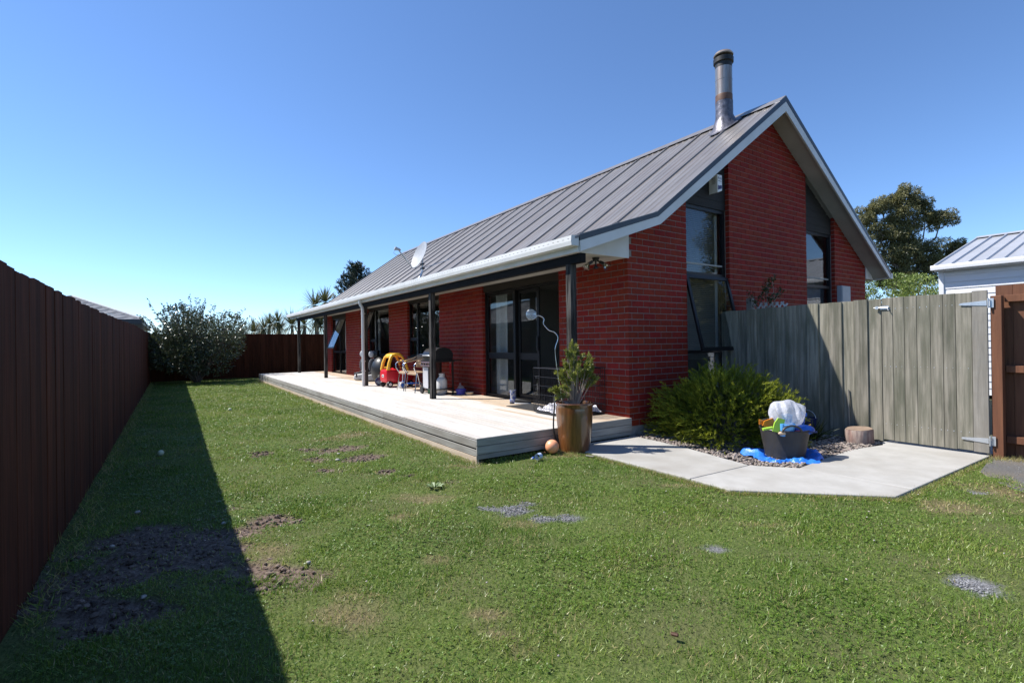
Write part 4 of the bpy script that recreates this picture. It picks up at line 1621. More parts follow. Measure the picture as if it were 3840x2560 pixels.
# gum tree far beyond the gate
lob = [(-8.78, 37.21, 11.23, .78), (-9.33, 36.39, 10.75, .75), (-9.81, 35.68, 10.33, .85), (-10.33, 34.92, 9.78, .8), (-9.43, 36.26, 9.41, .95), (-8.27, 37.96, 10.44, .68), (-8.16, 38.13, 9.45, 1.0), (-7.49, 39.13, 9.5, .85), (-10.06, 35.32, 8.72, .9), (-9.52, 36.13, 8.21, .8), (-9.05, 36.82, 7.28, 1.0), (-7.83, 38.64, 7.53, 1.1), (-7.08, 39.75, 7.42, .75), (-8.43, 37.75, 6.42, .92), (-9.3, 36.46, 6.44, .9), (-7.99, 38.4, 6.62, .8), (-8.72, 37.3, 8.61, .95), (-8.95, 36.97, 10.03, .9), (-10.6, 34.6, 7.6, 1.0), (-10.2, 35.2, 6.3, 1.0), (-8.7, 37.3, 7.6, 1.0), (-9.4, 36.2, 7.3, 1.0), (-8.3, 37.9, 5.6, .9), (-9.1, 36.7, 5.5, .9), (-7.3, 39.4, 6.3, .7), (-10.6, 34.7, 5.5, .8), (-9.6, 35.9, 5.2, .8)]
def gum(loc, label, lobes, trunk, n=3400, group=None):
    g = thing('gum_tree', label, 'tree', loc, 0, group)
    Ps, As, T = [], [], []
    o_ = np.array(loc)
    for c in lobes:
        cc = np.array(c[:3]) - o_
        r = c[3]
        # several smaller clumps inside each lobe, leaves hang in them
        k = 12
        for j in range(k):
            dv = unit(rng.normal(size=3)) * rng.uniform(.3, 1.0) * r
            dv[2] *= .8
            cr = r * rng.uniform(.34, .58)
            nn = int(n / k)
            p, d = ellipsoid(nn, cc + dv, (cr, cr, cr * .7), .45)
            Ps.append(p)
            As.append(unit(d * .8 + rng.normal(size=(nn, 3)) * .7 + np.array([0, 0, -.5])))
            T.append(np.clip(rng.normal(.5, .25, nn) + rng.uniform(-.22, .22), 0, 1))
    P, A, T = np.concatenate(Ps), np.concatenate(As), np.concatenate(T)
    V = leaves(P, A, rng.uniform(.11, .21, len(P)), rng.uniform(.035, .06, len(P)))
    link('crown', np_mesh('crown', V, 4, 'eucleaf', tint=np.repeat(T, 4)), g)
    m = MB()
    b = Vector(trunk) - Vector(loc)
    m.tube([(0, 0, -.2), (b.x * .3, b.y * .3, b.z * .5), b], [.32, .26, .2], 10)
    branchy(m, b, [Vector(c[:3]) - Vector(loc) for c in lobes], .11, .025, .08)
    m.build('trunk', 'bark', g, smooth=60)
    return g
gum((-9.2, 36.6, 0), 'large rounded gum tree with olive leaves beyond the gate', lob, (-9.0, 36.9, 4.6))
lob2 = [((c[0] + 9.2) * 1.45 + 10.5, (c[1] - 36.6) * 1.45 + 19.5, c[2] * .92, c[3] * 1.6) for c in lob]
gum((10.5, 19.5, 0), 'tall gum tree behind the white weatherboard building, off to the right', lob2, (10.6, 19.7, 4.2), 2200)

def shrub(name, label, cat, loc, lobes, n, L, W, mm, tr=.03, lo=.1, hi=.9, up=.35, stems=True, group=None):
    g = thing(name, label, cat, loc, 0, group)
    Ps, As, T = [], [], []
    for cx, cy, cz, rx, ry, rz in lobes:
        nn = int(n / len(lobes))
        p, d = ellipsoid(nn, (cx, cy, cz), (rx, ry, rz), .65)
        Ps.append(p)
        As.append(unit(d + rng.normal(size=(nn, 3)) * .7 + np.array([0, 0, up])))
        T.append(np.clip(rng.uniform(lo, hi, nn) + rng.uniform(-.15, .15), 0, 1))
    P, A, T = np.concatenate(Ps), np.concatenate(As), np.concatenate(T)
    ok = P[:, 2] > .02
    P, A, T = P[ok], A[ok], T[ok]
    V = leaves(P, A, rng.uniform(L * .7, L * 1.25, len(P)), rng.uniform(W * .7, W * 1.2, len(P)))
    link('crown', np_mesh('crown', V, 4, mm, tint=np.repeat(T, 4)), g)
    m = MB()
    branchy(m, (0, 0, -.1), [(l[0] + rnd.uniform(-.2, .2) * l[3], l[1] + rnd.uniform(-.2, .2) * l[4], l[2] + l[5] * .3) for l in lobes for _ in range(2)], tr, tr * .25, .06)
    m.build('trunk', 'bark', g, smooth=60)
    return g
def ball_lobes(n, R_, H, r, z0=.3):
    out = []
    for i in range(n):
        a, q = rnd.uniform(0, 6.28), math.sqrt(rnd.random())
        zz = z0 + (H - z0 - r) * rnd.random()
        k = math.sqrt(max(.12, 1 - ((zz - H * .4) / (H * .65)) ** 2))
        s = rnd.uniform(.75, 1.2)
        out.append((R_ * q * math.cos(a) * k, R_ * q * math.sin(a) * k, zz, r * s, r * s, r * s * .85))
    return out
shrub('round_shrub', 'dense yellow-green rounded shrub behind the fence, below the gum tree', 'shrub', (-2.1, 14.9, 0), ball_lobes(34, 1.55, 3.62, .55), 24000, .075, .035, 'bushleaf', .05, .1, 1)
shrub('round_shrub', 'small rounded shrub between the big shrub and the white weatherboard corner', 'shrub', (-1.0, 16.6, 0), ball_lobes(12, .6, 3.1, .4), 6500, .075, .035, 'bushleaf', .04, .1, .8)
# glossy shrub in the far corner
lb = ball_lobes(30, 1.45, 2.95, .6, .7)
cam_ = shrub('corner_shrub', 'big loose shrub with glossy dark leaves in the far corner of the lawn', 'shrub', (-17.2, -4.35, 0), lb, 15000, .105, .045, 'camleaf', .04, .1, 1, .5)
Ps, As, T = [], [], []
m = MB()
for i in range(75):
    a, q = rnd.uniform(0, 6.28), math.sqrt(rnd.random())
    b = Vector((1.55 * q * math.cos(a), 1.55 * q * math.sin(a), rnd.uniform(2.0, 2.75) - .7 * q))
    d = Vector((math.cos(a) * q * .9 + rnd.uniform(-.4, .4), math.sin(a) * q * .9 + rnd.uniform(-.4, .4), rnd.uniform(.6, 1.2))).normalized()
    ln = rnd.uniform(.5, 1.0)
    m.tube([b, b + d * ln * .5 + Vector((0, 0, -.02)), b + d * ln], [.008, .006, .003], 5)
    for k in range(24):
        f = k / 24 + rnd.uniform(0, .04)
        Ps.append(b + d * ln * f)
        As.append(d * .6 + Vector((rnd.gauss(0, 1), rnd.gauss(0, 1), rnd.gauss(.2, .6))))
        T.append(rnd.uniform(.2, 1))
V = leaves(np.array(Ps), np.array(As), rng.uniform(.07, .12, len(Ps)), rng.uniform(.03, .05, len(Ps)))
link('top_shoots', np_mesh('top_shoots', V, 4, 'camleaf', tint=np.repeat(np.array(T), 4)), cam_)
m.build('branch', 'bark', cam_)

# cabbage trees beyond the far fence
def cabbage(base, heads, label):
    g = thing('cabbage_tree', label, 'tree', (base[0], base[1], 0), 0, 'cabbage trees beyond the far fence')
    m = MB()
    h0 = Vector(heads[0][:3])
    fork = Vector((base[0], base[1], max(.6, h0.z - 1.1)))
    o_ = Vector((base[0], base[1], 0))
    m.tube([(0, 0, -.2), (0, 0, fork.z * .5), fork - o_], [.16, .13, .11], 8)
    for hx, hy, hz, s in heads:
        q = Vector((hx, hy, hz - .1))
        m.tube([fork - o_, fork.lerp(q, .5) + Vector((0, 0, .05)) - o_, q - o_], [.10, .085, .07], 7)
    m.build('trunk', 'grey_bark', g, smooth=60)
    for hx, hy, hz, s in heads:
        n = 150
        d = unit(rng.normal(size=(n, 3)) + np.array([0, 0, .35]))
        P = np.array([hx - base[0], hy - base[1], hz]) + d * .05
        L = rng.uniform(.55, .85, n) * s
        drop = np.clip(.45 - d[:, 2], 0, 1.2)
        V = []
        sd = unit(np.cross(d, np.array([0, 0, 1.0]) + rng.normal(size=(n, 3)) * .1))
        W = .035 * s
        c0, c1 = P, P + d * L[:, None] * .5
        c2 = P + d * L[:, None] * .95 - np.array([0, 0, 1]) * (drop * .42 * L)[:, None]
        q1 = np.stack([c0 - sd * W * .3, c0 + sd * W * .3, c1 + sd * W * .5, c1 - sd * W * .5], 1)
        q2 = np.stack([c1 - sd * W * .5, c1 + sd * W * .5, c2 + sd * W * .06, c2 - sd * W * .06], 1)
        T = np.clip(np.where(d[:, 2] < -.1, rng.uniform(.6, 1, n), rng.uniform(0, .5, n)), 0, 1)
        link('leaf_head', np_mesh('leaf_head', np.concatenate([q1, q2]), 4, 'cordleaf', tint=np.repeat(np.concatenate([T, T]), 4)), g)
cabbage((-25.5, -1.9), [(-25.57, -2.0, 1.95, .8)], 'leftmost, lowest cabbage tree, only its tuft above the far fence')
cabbage((-25.2, -1.4), [(-25.25, -1.49, 2.05, 1.1), (-25.4, -1.1, 1.9, .8)], 'broad low cabbage tree tuft, second from the left above the far fence')
cabbage((-24.9, -.9), [(-24.96, -1.05, 2.25, .95), (-24.77, -.77, 2.47, .95)], 'cabbage tree with two tufts, third from the left above the far fence')
cabbage((-24.5, -.3), [(-24.54, -.43, 2.58, .9), (-24.5, -.37, 2.20, 1.0)], 'cabbage tree left of the verandah end with one tuft over another')
cabbage((-24.1, .25), [(-24.11, .21, 2.42, 1.2)], 'cabbage tree right behind the endmost verandah post')
cabbage((-23.7, .8), [(-23.75, .75, 2.40, 1.1)], 'cabbage tree with a hanging skirt between the two endmost verandah posts')
cabbage((-23.35, 1.3), [(-23.44, 1.2, 3.45, 1.2), (-23.12, 1.68, 3.60, 1.2), (-23.4, 1.25, 2.6, 1.0), (-23.24, 1.5, 2.35, .9)], 'tallest cabbage tree, its crown above the roof end')

# dark pine
pn = thing('pine_tree', 'dark green pine rising behind the far end of the roof', 'tree', (-40.2, 8.6, 0))
Ps, As, T = [], [], []
m = MB()
m.tube([(0, 0, -.2), (0, 0, 8.0)], [.3, .03], 8)
for k in range(30):
    z = 2.2 + 6.2 * k / 30
    rmax = 2.9 * (1 - (z - 1.2) / 7.8) ** .75 + .12
    nb = 7 if k < 24 else 4
    for j in range(nb):
        a = 6.28 * j / nb + k * 1.3 + rnd.uniform(-.3, .3)
        ln = rmax * rnd.uniform(.65, 1.1)
        pts = []
        for i in range(5):
            f = i / 4
            pts.append(Vector((math.cos(a) * ln * f, math.sin(a) * ln * f, z + ln * (.18 * f + .38 * f ** 3))))
        m.tube(pts, [.04, .03, .025, .018, .01], 4)
        for i in range(int(26 + 46 * ln)):
            f = rnd.uniform(.2, 1.0)
            q = pts[min(3, int(f * 4))].lerp(pts[min(4, int(f * 4) + 1)], (f * 4) % 1)
            Ps.append(q + Vector((rnd.gauss(0, .06), rnd.gauss(0, .06), rnd.gauss(.03, .05))))
            As.append(Vector((rnd.gauss(0, .6) + math.cos(a) * .4, rnd.gauss(0, .6) + math.sin(a) * .4, rnd.uniform(.3, 1.5))))
            T.append(rnd.random())
for i in range(60):
    Ps.append(Vector((rnd.gauss(0, .03), rnd.gauss(0, .03), rnd.uniform(7.6, 8.45))))
    As.append(Vector((rnd.gauss(0, .3), rnd.gauss(0, .3), 1)))
    T.append(.5)
V = leaves(np.array(Ps), np.array(As), rng.uniform(.16, .32, len(Ps)), rng.uniform(.05, .09, len(Ps)))
link('crown', np_mesh('crown', V, 4, 'pineleaf', tint=np.repeat(np.array(T), 4)), pn)
m.build('trunk', 'bark', pn, smooth=60)

# feathery conifer in the bed
cb = thing('conifer_bush', 'low feathery lime green conifer bush in the garden bed at the house corner', 'bush', (.90, .80, 0))
ns = 6200
dirs = unit(rng.normal(size=(ns, 3)) * np.array([1, 1, .8]) + np.array([0, 0, .25]))
ok = dirs[:, 2] > -.18
dirs = dirs[ok]
ns = len(dirs)
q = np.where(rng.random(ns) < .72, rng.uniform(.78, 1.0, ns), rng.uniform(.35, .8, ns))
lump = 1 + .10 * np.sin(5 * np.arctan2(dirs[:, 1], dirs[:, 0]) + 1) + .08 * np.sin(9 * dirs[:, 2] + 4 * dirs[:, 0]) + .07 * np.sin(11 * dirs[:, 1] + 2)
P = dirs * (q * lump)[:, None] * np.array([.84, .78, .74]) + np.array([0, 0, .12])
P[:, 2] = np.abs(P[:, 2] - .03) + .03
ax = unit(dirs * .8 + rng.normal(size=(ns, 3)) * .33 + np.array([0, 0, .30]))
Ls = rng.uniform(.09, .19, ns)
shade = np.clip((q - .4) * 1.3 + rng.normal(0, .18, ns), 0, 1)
Vs, Ts = [], []
nn = 15
for k in range(nn):
    f = k / nn
    b = P + ax * (Ls * f)[:, None] - np.array([0, 0, 1]) * (.25 * Ls * f * f)[:, None]
    a = unit(ax + unit(np.cross(ax, rng.normal(size=(ns, 3)))) * .62)
    ll = Ls * .40 * (1 - .5 * f)
    sd = unit(np.cross(a, rng.normal(size=(ns, 3)))) * (.0034 + .001 * f)
    Vs.append(np.stack([b - sd, b + sd, b + a * ll[:, None]], 1))
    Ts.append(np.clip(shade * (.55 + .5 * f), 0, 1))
V, T = np.concatenate(Vs), np.concatenate(Ts)
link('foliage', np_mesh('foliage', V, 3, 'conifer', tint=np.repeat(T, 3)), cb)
m = MB()
branchy(m, (0, 0, -.05), [tuple(p * .75) for p in P[::90]], .016, .004, .08)
m.build('branch', 'bark', cb)

# dark tufty plant in the shade of the fence
dp_ = thing('strappy_plant', 'dark grassy plant in the shade behind the toy tub', 'plant', (1.62, 1.55, 0))
n = 110
a = rng.uniform(0, 6.28, n)
d = unit(np.stack([np.cos(a), np.sin(a), rng.uniform(.3, 2.0, n)], 1))
L = rng.uniform(.15, .36, n)
V = leaves(np.zeros((n, 3)) + d * .02, d, L, .016, wide=.35, bend=.1)
link('leaves', np_mesh('leaves', V, 4, 'climb', tint=np.repeat(rng.random(n), 4)), dp_)

# trellis and climber above the grey fence
tl = thing('trellis', 'white diagonal lattice trellis behind the shaded grey fence', 'trellis', (.19, 2.62, 0))
MB().box(-.045, .045, -.045, .045, -.2, 1.96, .006).build('post', 'greystile', tl)
M['white_lath'] = M['white']
k = 0
for x0 in np.arange(-.35, .62, .085):
    for s in (1, -1):
        xs = []
        z0, z1 = 1.25, 1.865
        xa, xb = x0, x0 + s * (z1 - z0) * .9
        if s < 0:
            xa, xb = xa + .55, xb + .55
        fa_, fb_ = 0.0, 1.0
        lo_, hi_ = .06, .60
        def clipf(xa, xb):
            t0, t1 = 0.0, 1.0
            for lim, sg in ((lo_, 1), (hi_, -1)):
                da, db = sg * (xa - lim), sg * (xb - lim)
                if da < 0 and db < 0:
                    return None
                if da < 0:
                    t0 = max(t0, da / (da - db))
                elif db < 0:
                    t1 = min(t1, da / (da - db))
            return (t0, t1) if t1 - t0 > .05 else None
        c = clipf(xa, xb)
        if c:
            a = Vector((xa + (xb - xa) * c[0], -.004 if s > 0 else .004, z0 + (z1 - z0) * c[0]))
            b = Vector((xa + (xb - xa) * c[1], -.004 if s > 0 else .004, z0 + (z1 - z0) * c[1]))
            dv = (b - a).normalized()
            nv = Vector((-dv.z, 0, dv.x)) * .012
            MB().plate([a - nv, b - nv, b + nv, a + nv], .006).build('lath', 'white', tl)
cp = thing('climbing_plant', 'sparse dark climber growing through the white trellis', 'plant', (.45, 2.55, 0))
Ps, As = [], []
m = MB()
for p in ((.14, 0, 2.26), (.08, -.02, 2.19), (-.23, 0, 2.02), (.03, .02, 2.10), (.18, -.03, 2.03), (.27, 0, 2.04), (-.05, .02, 2.02), (.05, 0, 2.16), (.10, 0, 1.95), (-.12, 0, 1.93)):
    b = Vector((rnd.uniform(-.1, .15), 0, 1.4))
    pts = [b, b.lerp(Vector(p), .6) + Vector((rnd.uniform(-.05, .05), 0, .03)), Vector(p)]
    m.tube(pts, [.006, .004, .002], 5)
    for k in range(34):
        f = rnd.uniform(.45, 1.0)
        Ps.append(pts[1].lerp(pts[2], f) + Vector((rnd.gauss(0, .028), rnd.gauss(0, .03), rnd.gauss(0, .028))))
        As.append(Vector((rnd.gauss(0, 1), rnd.gauss(0, 1), rnd.gauss(.3, 1))))
V = leaves(np.array(Ps), np.array(As), rng.uniform(.03, .06, len(Ps)), rng.uniform(.018, .03, len(Ps)))
link('leaves', np_mesh('leaves', V, 4, 'climb', tint=np.repeat(rng.random(len(Ps)), 4)), cp)
m.build('stem', 'twig', cp)

# ------------------------------------------------------------------ fixtures on the house
# satellite dish
sd_ = thing('satellite_dish', 'pale grey satellite dish on a bent pole above the verandah gutter', 'satellite dish', (-4.83, -.95, 2.625))
m = MB()
m.tube([(0, 0, 0), (.0, .05, .06), (.02, .085, .16), (.02, .085, .42)], .021, 10)
m.box(-.06, .06, -.05, .05, -.01, .006)
m.build('pole', 'steel', sd_, smooth=50)
nrm = Vector((.05, -.93, .36)).normalized()
ctr = Vector((.0, .02, .50))
ux = nrm.cross(Vector((0, 0, 1))).normalized()
uy = ux.cross(nrm).normalized()
def dishpt(r, t, back=0.0):
    return ctr + ux * (r * .27 * math.cos(t)) + uy * (r * .295 * math.sin(t)) + nrm * (.055 * (r * r - 1) - back)
m = MB()
vs, fs = [], []
n = 36
rr = [0.001, .3, .55, .8, 1.0]
for b in (0.0, .008):
    for r_ in rr:
        for j in range(n):
            vs.append(dishpt(r_, 2 * math.pi * j / n, b))
for s in range(2):
    o_ = s * len(rr) * n
    for k in range(len(rr) - 1):
        for j in range(n):
            fs.append((o_ + k * n + j, o_ + k * n + (j + 1) % n, o_ + (k + 1) * n + (j + 1) % n, o_ + (k + 1) * n + j))
k = (len(rr) - 1) * n
for j in range(n):
    fs.append((k + j, k + (j + 1) % n, len(rr) * n + k + (j + 1) % n, len(rr) * n + k + j))
m.add(vs, fs)
m.build('reflector', 'dish', sd_, smooth=50)
low = dishpt(1.0, -math.pi / 2)
feed = ctr + nrm * .43 - uy * .10
m = MB()
m.tube([low - nrm * .06 + uy * .03, low + nrm * .03 - uy * .03, low.lerp(feed, .6) - uy * .03, feed - uy * .02], .013, 8)
m.build('feed_arm', 'steel', sd_, smooth=50)
m = MB()
m.tube([feed + nrm * .09, feed - nrm * .02, feed - nrm * .03], [.02, .02, .03], 10)
m.box(feed.x - .03, feed.x + .03, feed.y - .10, feed.y + .0, feed.z - .022, feed.z + .022, .005)
m.tube([feed + Vector((.0, -.08, -.02)), feed + Vector((.0, -.12, -.08)), feed + Vector((.0, -.06, -.12)), feed + Vector((0, .0, -.10))], .004, 5)
m.build('feed_head', 'dish', sd_, smooth=40)
m = MB()
m.tube([(.02, .085, .22), (.42, .62, .42)], .006, 6)
m.tube([(.02, .085, .22), (-.36, .0, .06)], .006, 6)
m.build('stay', 'steel', sd_)
m = MB()
m.box(-.05, .05, .06, .12, .20, .235)
m.box(-.045, .05, .055, .115, .29, .32)
m.build('clamp', 'black', sd_)

# twin flood light
fl_ = thing('flood_light', 'black twin floodlight with glass lamps under the verandah end', 'light', (-.20, -.40, 2.42), R(56))
m = MB()
m.lathe([(.05, 0), (.05, -.012), (.036, -.035), (.0, -.036)], 16)
m.tube([(0, 0, -.03), (0, 0, -.10)], .012, 8)
m.lathe([(.0, -.095), (.018, -.10), (.035, -.128), (.034, -.145), (0, -.15)], 12)
m.build('base', 'black', fl_, smooth=40)
for s, e_ in ((-1, Vector((-.155, -.06, -.115))), (1, Vector((.155, -.06, -.12)))):
    a = Vector((s * .02, 0, -.035))
    d = (e_ - a).normalized()
    m = MB()
    m.tube([a, a + d * .03, a + d * .04, a + d * .105], [.010, .010, .021, .024], 12)
    h = m.build('lamp_holder', 'black', fl_, smooth=40)
    d2 = (d + Vector((0, 0, -.55))).normalized()
    b = a + d * .10
    m = MB()
    m.tube([b, b + d2 * .03, b + d2 * .07, b + d2 * .085, b + d2 * .09], [.022, .032, .054, .056, .03], 18)
    m.build('lamp_glass', 'lampglass', h, smooth=50)
    m = MB()
    m.tube([b + d2 * .002, b + d2 * .03, b + d2 * .05], [.018, .026, .036], 16, cap=False)
    m.build('reflector', 'chrome', h, smooth=50)

# alarm box with its lettering
al = thing('alarm_box', 'white alarm box with blue print high on the dark boards of the gable', 'alarm', (-.07, 2.0, 3.595))
m = MB()
m.add([(0, -.058, 0), (.155, -.058, .0), (.155, .062, .045), (0, .062, .045), (0, -.058, .28), (.155, -.058, .285), (.155, .062, .29), (0, .062, .29)], [(0, 3, 2, 1), (4, 5, 6, 7), (0, 1, 5, 4), (1, 2, 6, 5), (2, 3, 7, 6), (3, 0, 4, 7)])
body = m.build('case', 'whiteplastic', al)
body.modifiers.new('b', 'BEVEL').width = .005
m = MB()
m.add([(.1562, -.050, .045), (.1562, .050, .075), (.1562, .050, .125), (.1562, .02, .125), (.1562, -.01, .115), (.1562, -.050, .118)], [tuple(range(6))])
m.build('blue_print', 'ink', al)
m = MB()
for i in range(7):
    m.box(.05, .12, -.0595, -.0583, .15 + i * .015, .154 + i * .015)
m.box(.1556, .1566, -.042, .046, .183, .190)
m.box(.1556, .1566, -.004, .004, .272, .279)
m.build('small_print', 'inkblack', al)
tcu = bpy.data.curves.new('lettering', 'FONT')
tcu.body = 'F B I'
tcu.size = .052
tcu.align_x = 'CENTER'
tcu.extrude = .0004
tcu.offset = .0012
tcu.materials.append(M['ink'])
tob = bpy.data.objects.new('lettering', tcu)
COL.objects.link(tob)
bpy.context.view_layer.update()
tme = bpy.data.meshes.new_from_object(tob.evaluated_get(bpy.context.evaluated_depsgraph_get()))
bpy.data.objects.remove(tob)
to = link('lettering', tme)
to.parent = al
to.rotation_euler = (R(90), 0, R(90))
to.location = (.1562, .002, .212)

mb = thing('meter_box', 'grey metal meter box on the brick wall beside the right gable window', 'meter box', (0, 6.24, 1.62))
m = MB()
m.box(.001, .095, -.19, .19, 0, .735, .006)
m.build('case', 'meter', mb)
m = MB()
m.box(.0955, .103, -.175, .175, .015, .72, .004)
m.build('door', 'meter', mb)

# ------------------------------------------------------------------ things on the deck
def ch(name, label, cat, x, y, rz=0, z=D, group=None):
    return thing(name, label, cat, (x, y, z + .001), rz, group)

# toy car: local +y is forward
tc_ = ch('toy_car', 'red and yellow ride-in toy car parked facing the wall', 'toy car', -7.14, -.53, R(6))
def rounded(m, secs, n=20):
    """loft of rounded-rectangle sections: (y, xhalf, z0, z1, corner)"""
    vs, fs = [], []
    for y, xh, z0, z1, c in secs:
        k = 0
        for sx, sz in ((1, 1), (-1, 1), (-1, -1), (1, -1)):
            cx_, cz_ = sx * (xh - c), (z1 - c) if sz > 0 else (z0 + c)
            a0 = {(1, 1): 0, (-1, 1): 90, (-1, -1): 180, (1, -1): 270}[(sx, sz)]
            for j in range(5):
                t = R(a0 + 90 * j / 4)
                vs.append((cx_ + c * math.cos(t), y, cz_ + c * math.sin(t)))
    q = 20
    for i in range(len(secs) - 1):
        for j in range(q):
            fs.append((i * q + j, i * q + (j + 1) % q, (i + 1) * q + (j + 1) % q, (i + 1) * q + j))
    fs.append(tuple(range(q)))
    fs.append(tuple(range((len(secs) - 1) * q, len(secs) * q)))
    m.add(vs, fs)
m = MB()
rounded(m, [(-.385, .13, .17, .38, .07), (-.37, .18, .13, .42, .08), (-.30, .20, .11, .44, .07), (-.10, .205, .10, .44, .06), (-.06, .205, .10, .38, .05), (.08, .205, .10, .35, .05), (.14, .205, .11, .40, .05), (.28, .20, .12, .41, .06), (.36, .17, .15, .37, .08), (.38, .12, .19, .33, .06)])
bdy = m.build('body', 'red', tc_, smooth=45)
m = MB()
def post(pts, w0, w1):
    m.tube(pts, [w0 + (w1 - w0) * i / (len(pts) - 1) for i in range(len(pts))], 10)
for s in (-1, 1):
    post([(s * .165, -.33, .42), (s * .165, -.30, .58), (s * .15, -.245, .72), (s * .135, -.19, .775)], .045, .034)
    post([(s * .17, .20, .39), (s * .155, .13, .60), (s * .145, .05, .74), (s * .13, -.02, .785)], .032, .032)
m.build('pillar', 'yellow', tc_, smooth=60)
m = MB()
rounded(m, [(-.27, .11, .715, .765, .024), (-.22, .17, .735, .80, .03), (-.12, .18, .765, .825, .028), (-.02, .175, .765, .822, .028), (.06, .15, .735, .79, .026), (.10, .10, .71, .75, .018)])
m.ball((0, -.21, .80), .03, 10, 6, (1, 1, .3))
m.build('roof', 'yellow', tc_, smooth=50)
for x, y, r_ in ((-.185, -.30, .078), (.185, -.30, .078), (-.185, .26, .078), (.185, .26, .078)):
    m = MB()
    m.lathe([(0, -.038), (.05, -.038), (.07, -.03), (.078, -.015), (.078, .015), (.07, .03), (.05, .038), (0, .038)], 22, (x, y, .078), 'x')
    wh = m.build('wheel', 'black', tc_, smooth=40)
    s = 1 if x > 0 else -1
    m = MB()
    m.lathe([(0, 0), (.036, 0), (.032, .012), (0, .014)] if s > 0 else [(0, 0), (.036, 0), (.032, -.012), (0, -.014)], 16, (x + s * .037, y, .078), 'x')
    m.build('hub', 'whiteplastic', wh, smooth=40)
    m = MB()
    m.lathe([(0, 0), (.014, 0), (.012, .006), (0, .007)] if s > 0 else [(0, 0), (.014, 0), (.012, -.006), (0, -.007)], 12, (x + s * .051, y, .078), 'x')
    m.build('hub_cap', 'red', wh, smooth=40)
m = MB()
m.box(-.055, .055, -.3895, -.3865, .25, .315, .004)
pl = m.build('number_plate', 'whiteplastic', tc_)
m = MB()
for i in range(3):
    m.box(-.036 + i * .026, -.018 + i * .026, -.3912, -.3898, .268, .296)
m.build('plate_print', 'inkblack', pl)
for s in (-1, 1):
    MB().ball((s * .13, -.375, .29), .028, 12, 8, (1, .35, 1)).build('tail_light', 'red', tc_, smooth=60)
m = MB()
m.box(.206, .2085, -.345, -.295, .475, .497, .001)
m.xf(Matrix.Identity(4))
lg = m.build('maker_badge', 'whiteplastic', tc_)
lg.location = (-.003, -.005, -.01)
m = MB()
m.box(.2088, .2095, -.341, -.299, .478, .494)
m.build('badge_print', 'red', lg)
m = MB()
pts = [Vector((.0 + .075 * math.cos(t), .10 - .03 * math.sin(t), .44 + .07 * math.sin(t))) for t in np.linspace(0, 2 * math.pi, 21)]
m.tube(pts, .011, 8, cap=False)
m.tube([(0, .16, .38), (0, .10, .44)], .014, 8)
m.build('steering_wheel', 'black', tc_, smooth=60)
m = MB()
rounded(m, [(-.16, .14, .2, .47, .05), (-.12, .14, .2, .30, .04), (.04, .14, .2, .26, .03)])
m.build('seat', 'red', tc_, smooth=45)

# striped ball
m = MB()
sb = ch('striped_ball', 'dark and pastel striped beach ball beside the toy car wheel', 'ball', -7.63, -.82, .4)
for k in range(10):
    m = MB()
    vs, fs = [], []
    for i in range(11):
        ph = math.pi * i / 10
        for j in range(4):
            t = 2 * math.pi * (k + j / 3) / 10
            vs.append((.108 * math.sin(ph) * math.cos(t), .108 * math.cos(ph), .108 + .108 * math.sin(ph) * math.sin(t)))
    for i in range(10):
        for j in range(3):
            fs.append((i * 4 + j, i * 4 + j + 1, (i + 1) * 4 + j + 1, (i + 1) * 4 + j))
    m.add(vs, fs)
    M.setdefault('gore0', mat('ball_slate', (.13, .17, .20), rough=.45))
    M.setdefault('gore1', mat('ball_plum', (.10, .035, .055), rough=.45))
    M.setdefault('gore2', mat('ball_navy', (.025, .03, .09), rough=.45))
    m.build('gore', 'gore%d' % (k % 3), sb, smooth=70)

# toy tractor with yellow seat
tt = ch('toy_tractor', 'red pedal tractor with yellow seat behind the downpipe', 'toy tractor', -8.25, -.38, R(60))
m = MB()
rounded(m, [(-.26, .08, .14, .24, .03), (-.1, .10, .14, .25, .03), (.05, .10, .14, .30, .04), (.25, .09, .14, .30, .04), (.29, .07, .16, .27, .03)])
m.build('body', 'red', tt, smooth=45)
m = MB()
m.box(-.12, .12, -.30, -.05, .33, .365, .015)
m.box(-.12, .12, -.33, -.285, .33, .46, .015)
m.build('seat', 'yellow', tt)
m = MB()
m.tube([(0, -.18, .22), (0, -.18, .34)], .02, 8)
m.tube([(-.07, -.26, .2), (-.09, -.28, .34)], .01, 6)
m.build('seat_post', 'chrome', tt)
for x, y, r_ in ((-.17, -.17, .125), (.17, -.17, .125), (-.13, .22, .085), (.13, .22, .085)):
    m = MB()
    m.lathe([(r_ * .62, -.035), (r_ * .95, -.035), (r_, -.02), (r_, .02), (r_ * .95, .035), (r_ * .62, .035), (r_ * .62, -.035)], 20, (x, y, r_), 'x')
    wh = m.build('wheel', 'rubber', tt, smooth=40)
    m = MB()
    m.lathe([(0, -.02), (r_ * .62, -.025), (r_ * .62, .025), (0, .02)], 16, (x, y, r_), 'x')
    m.build('rim', 'orange', wh, smooth=40)

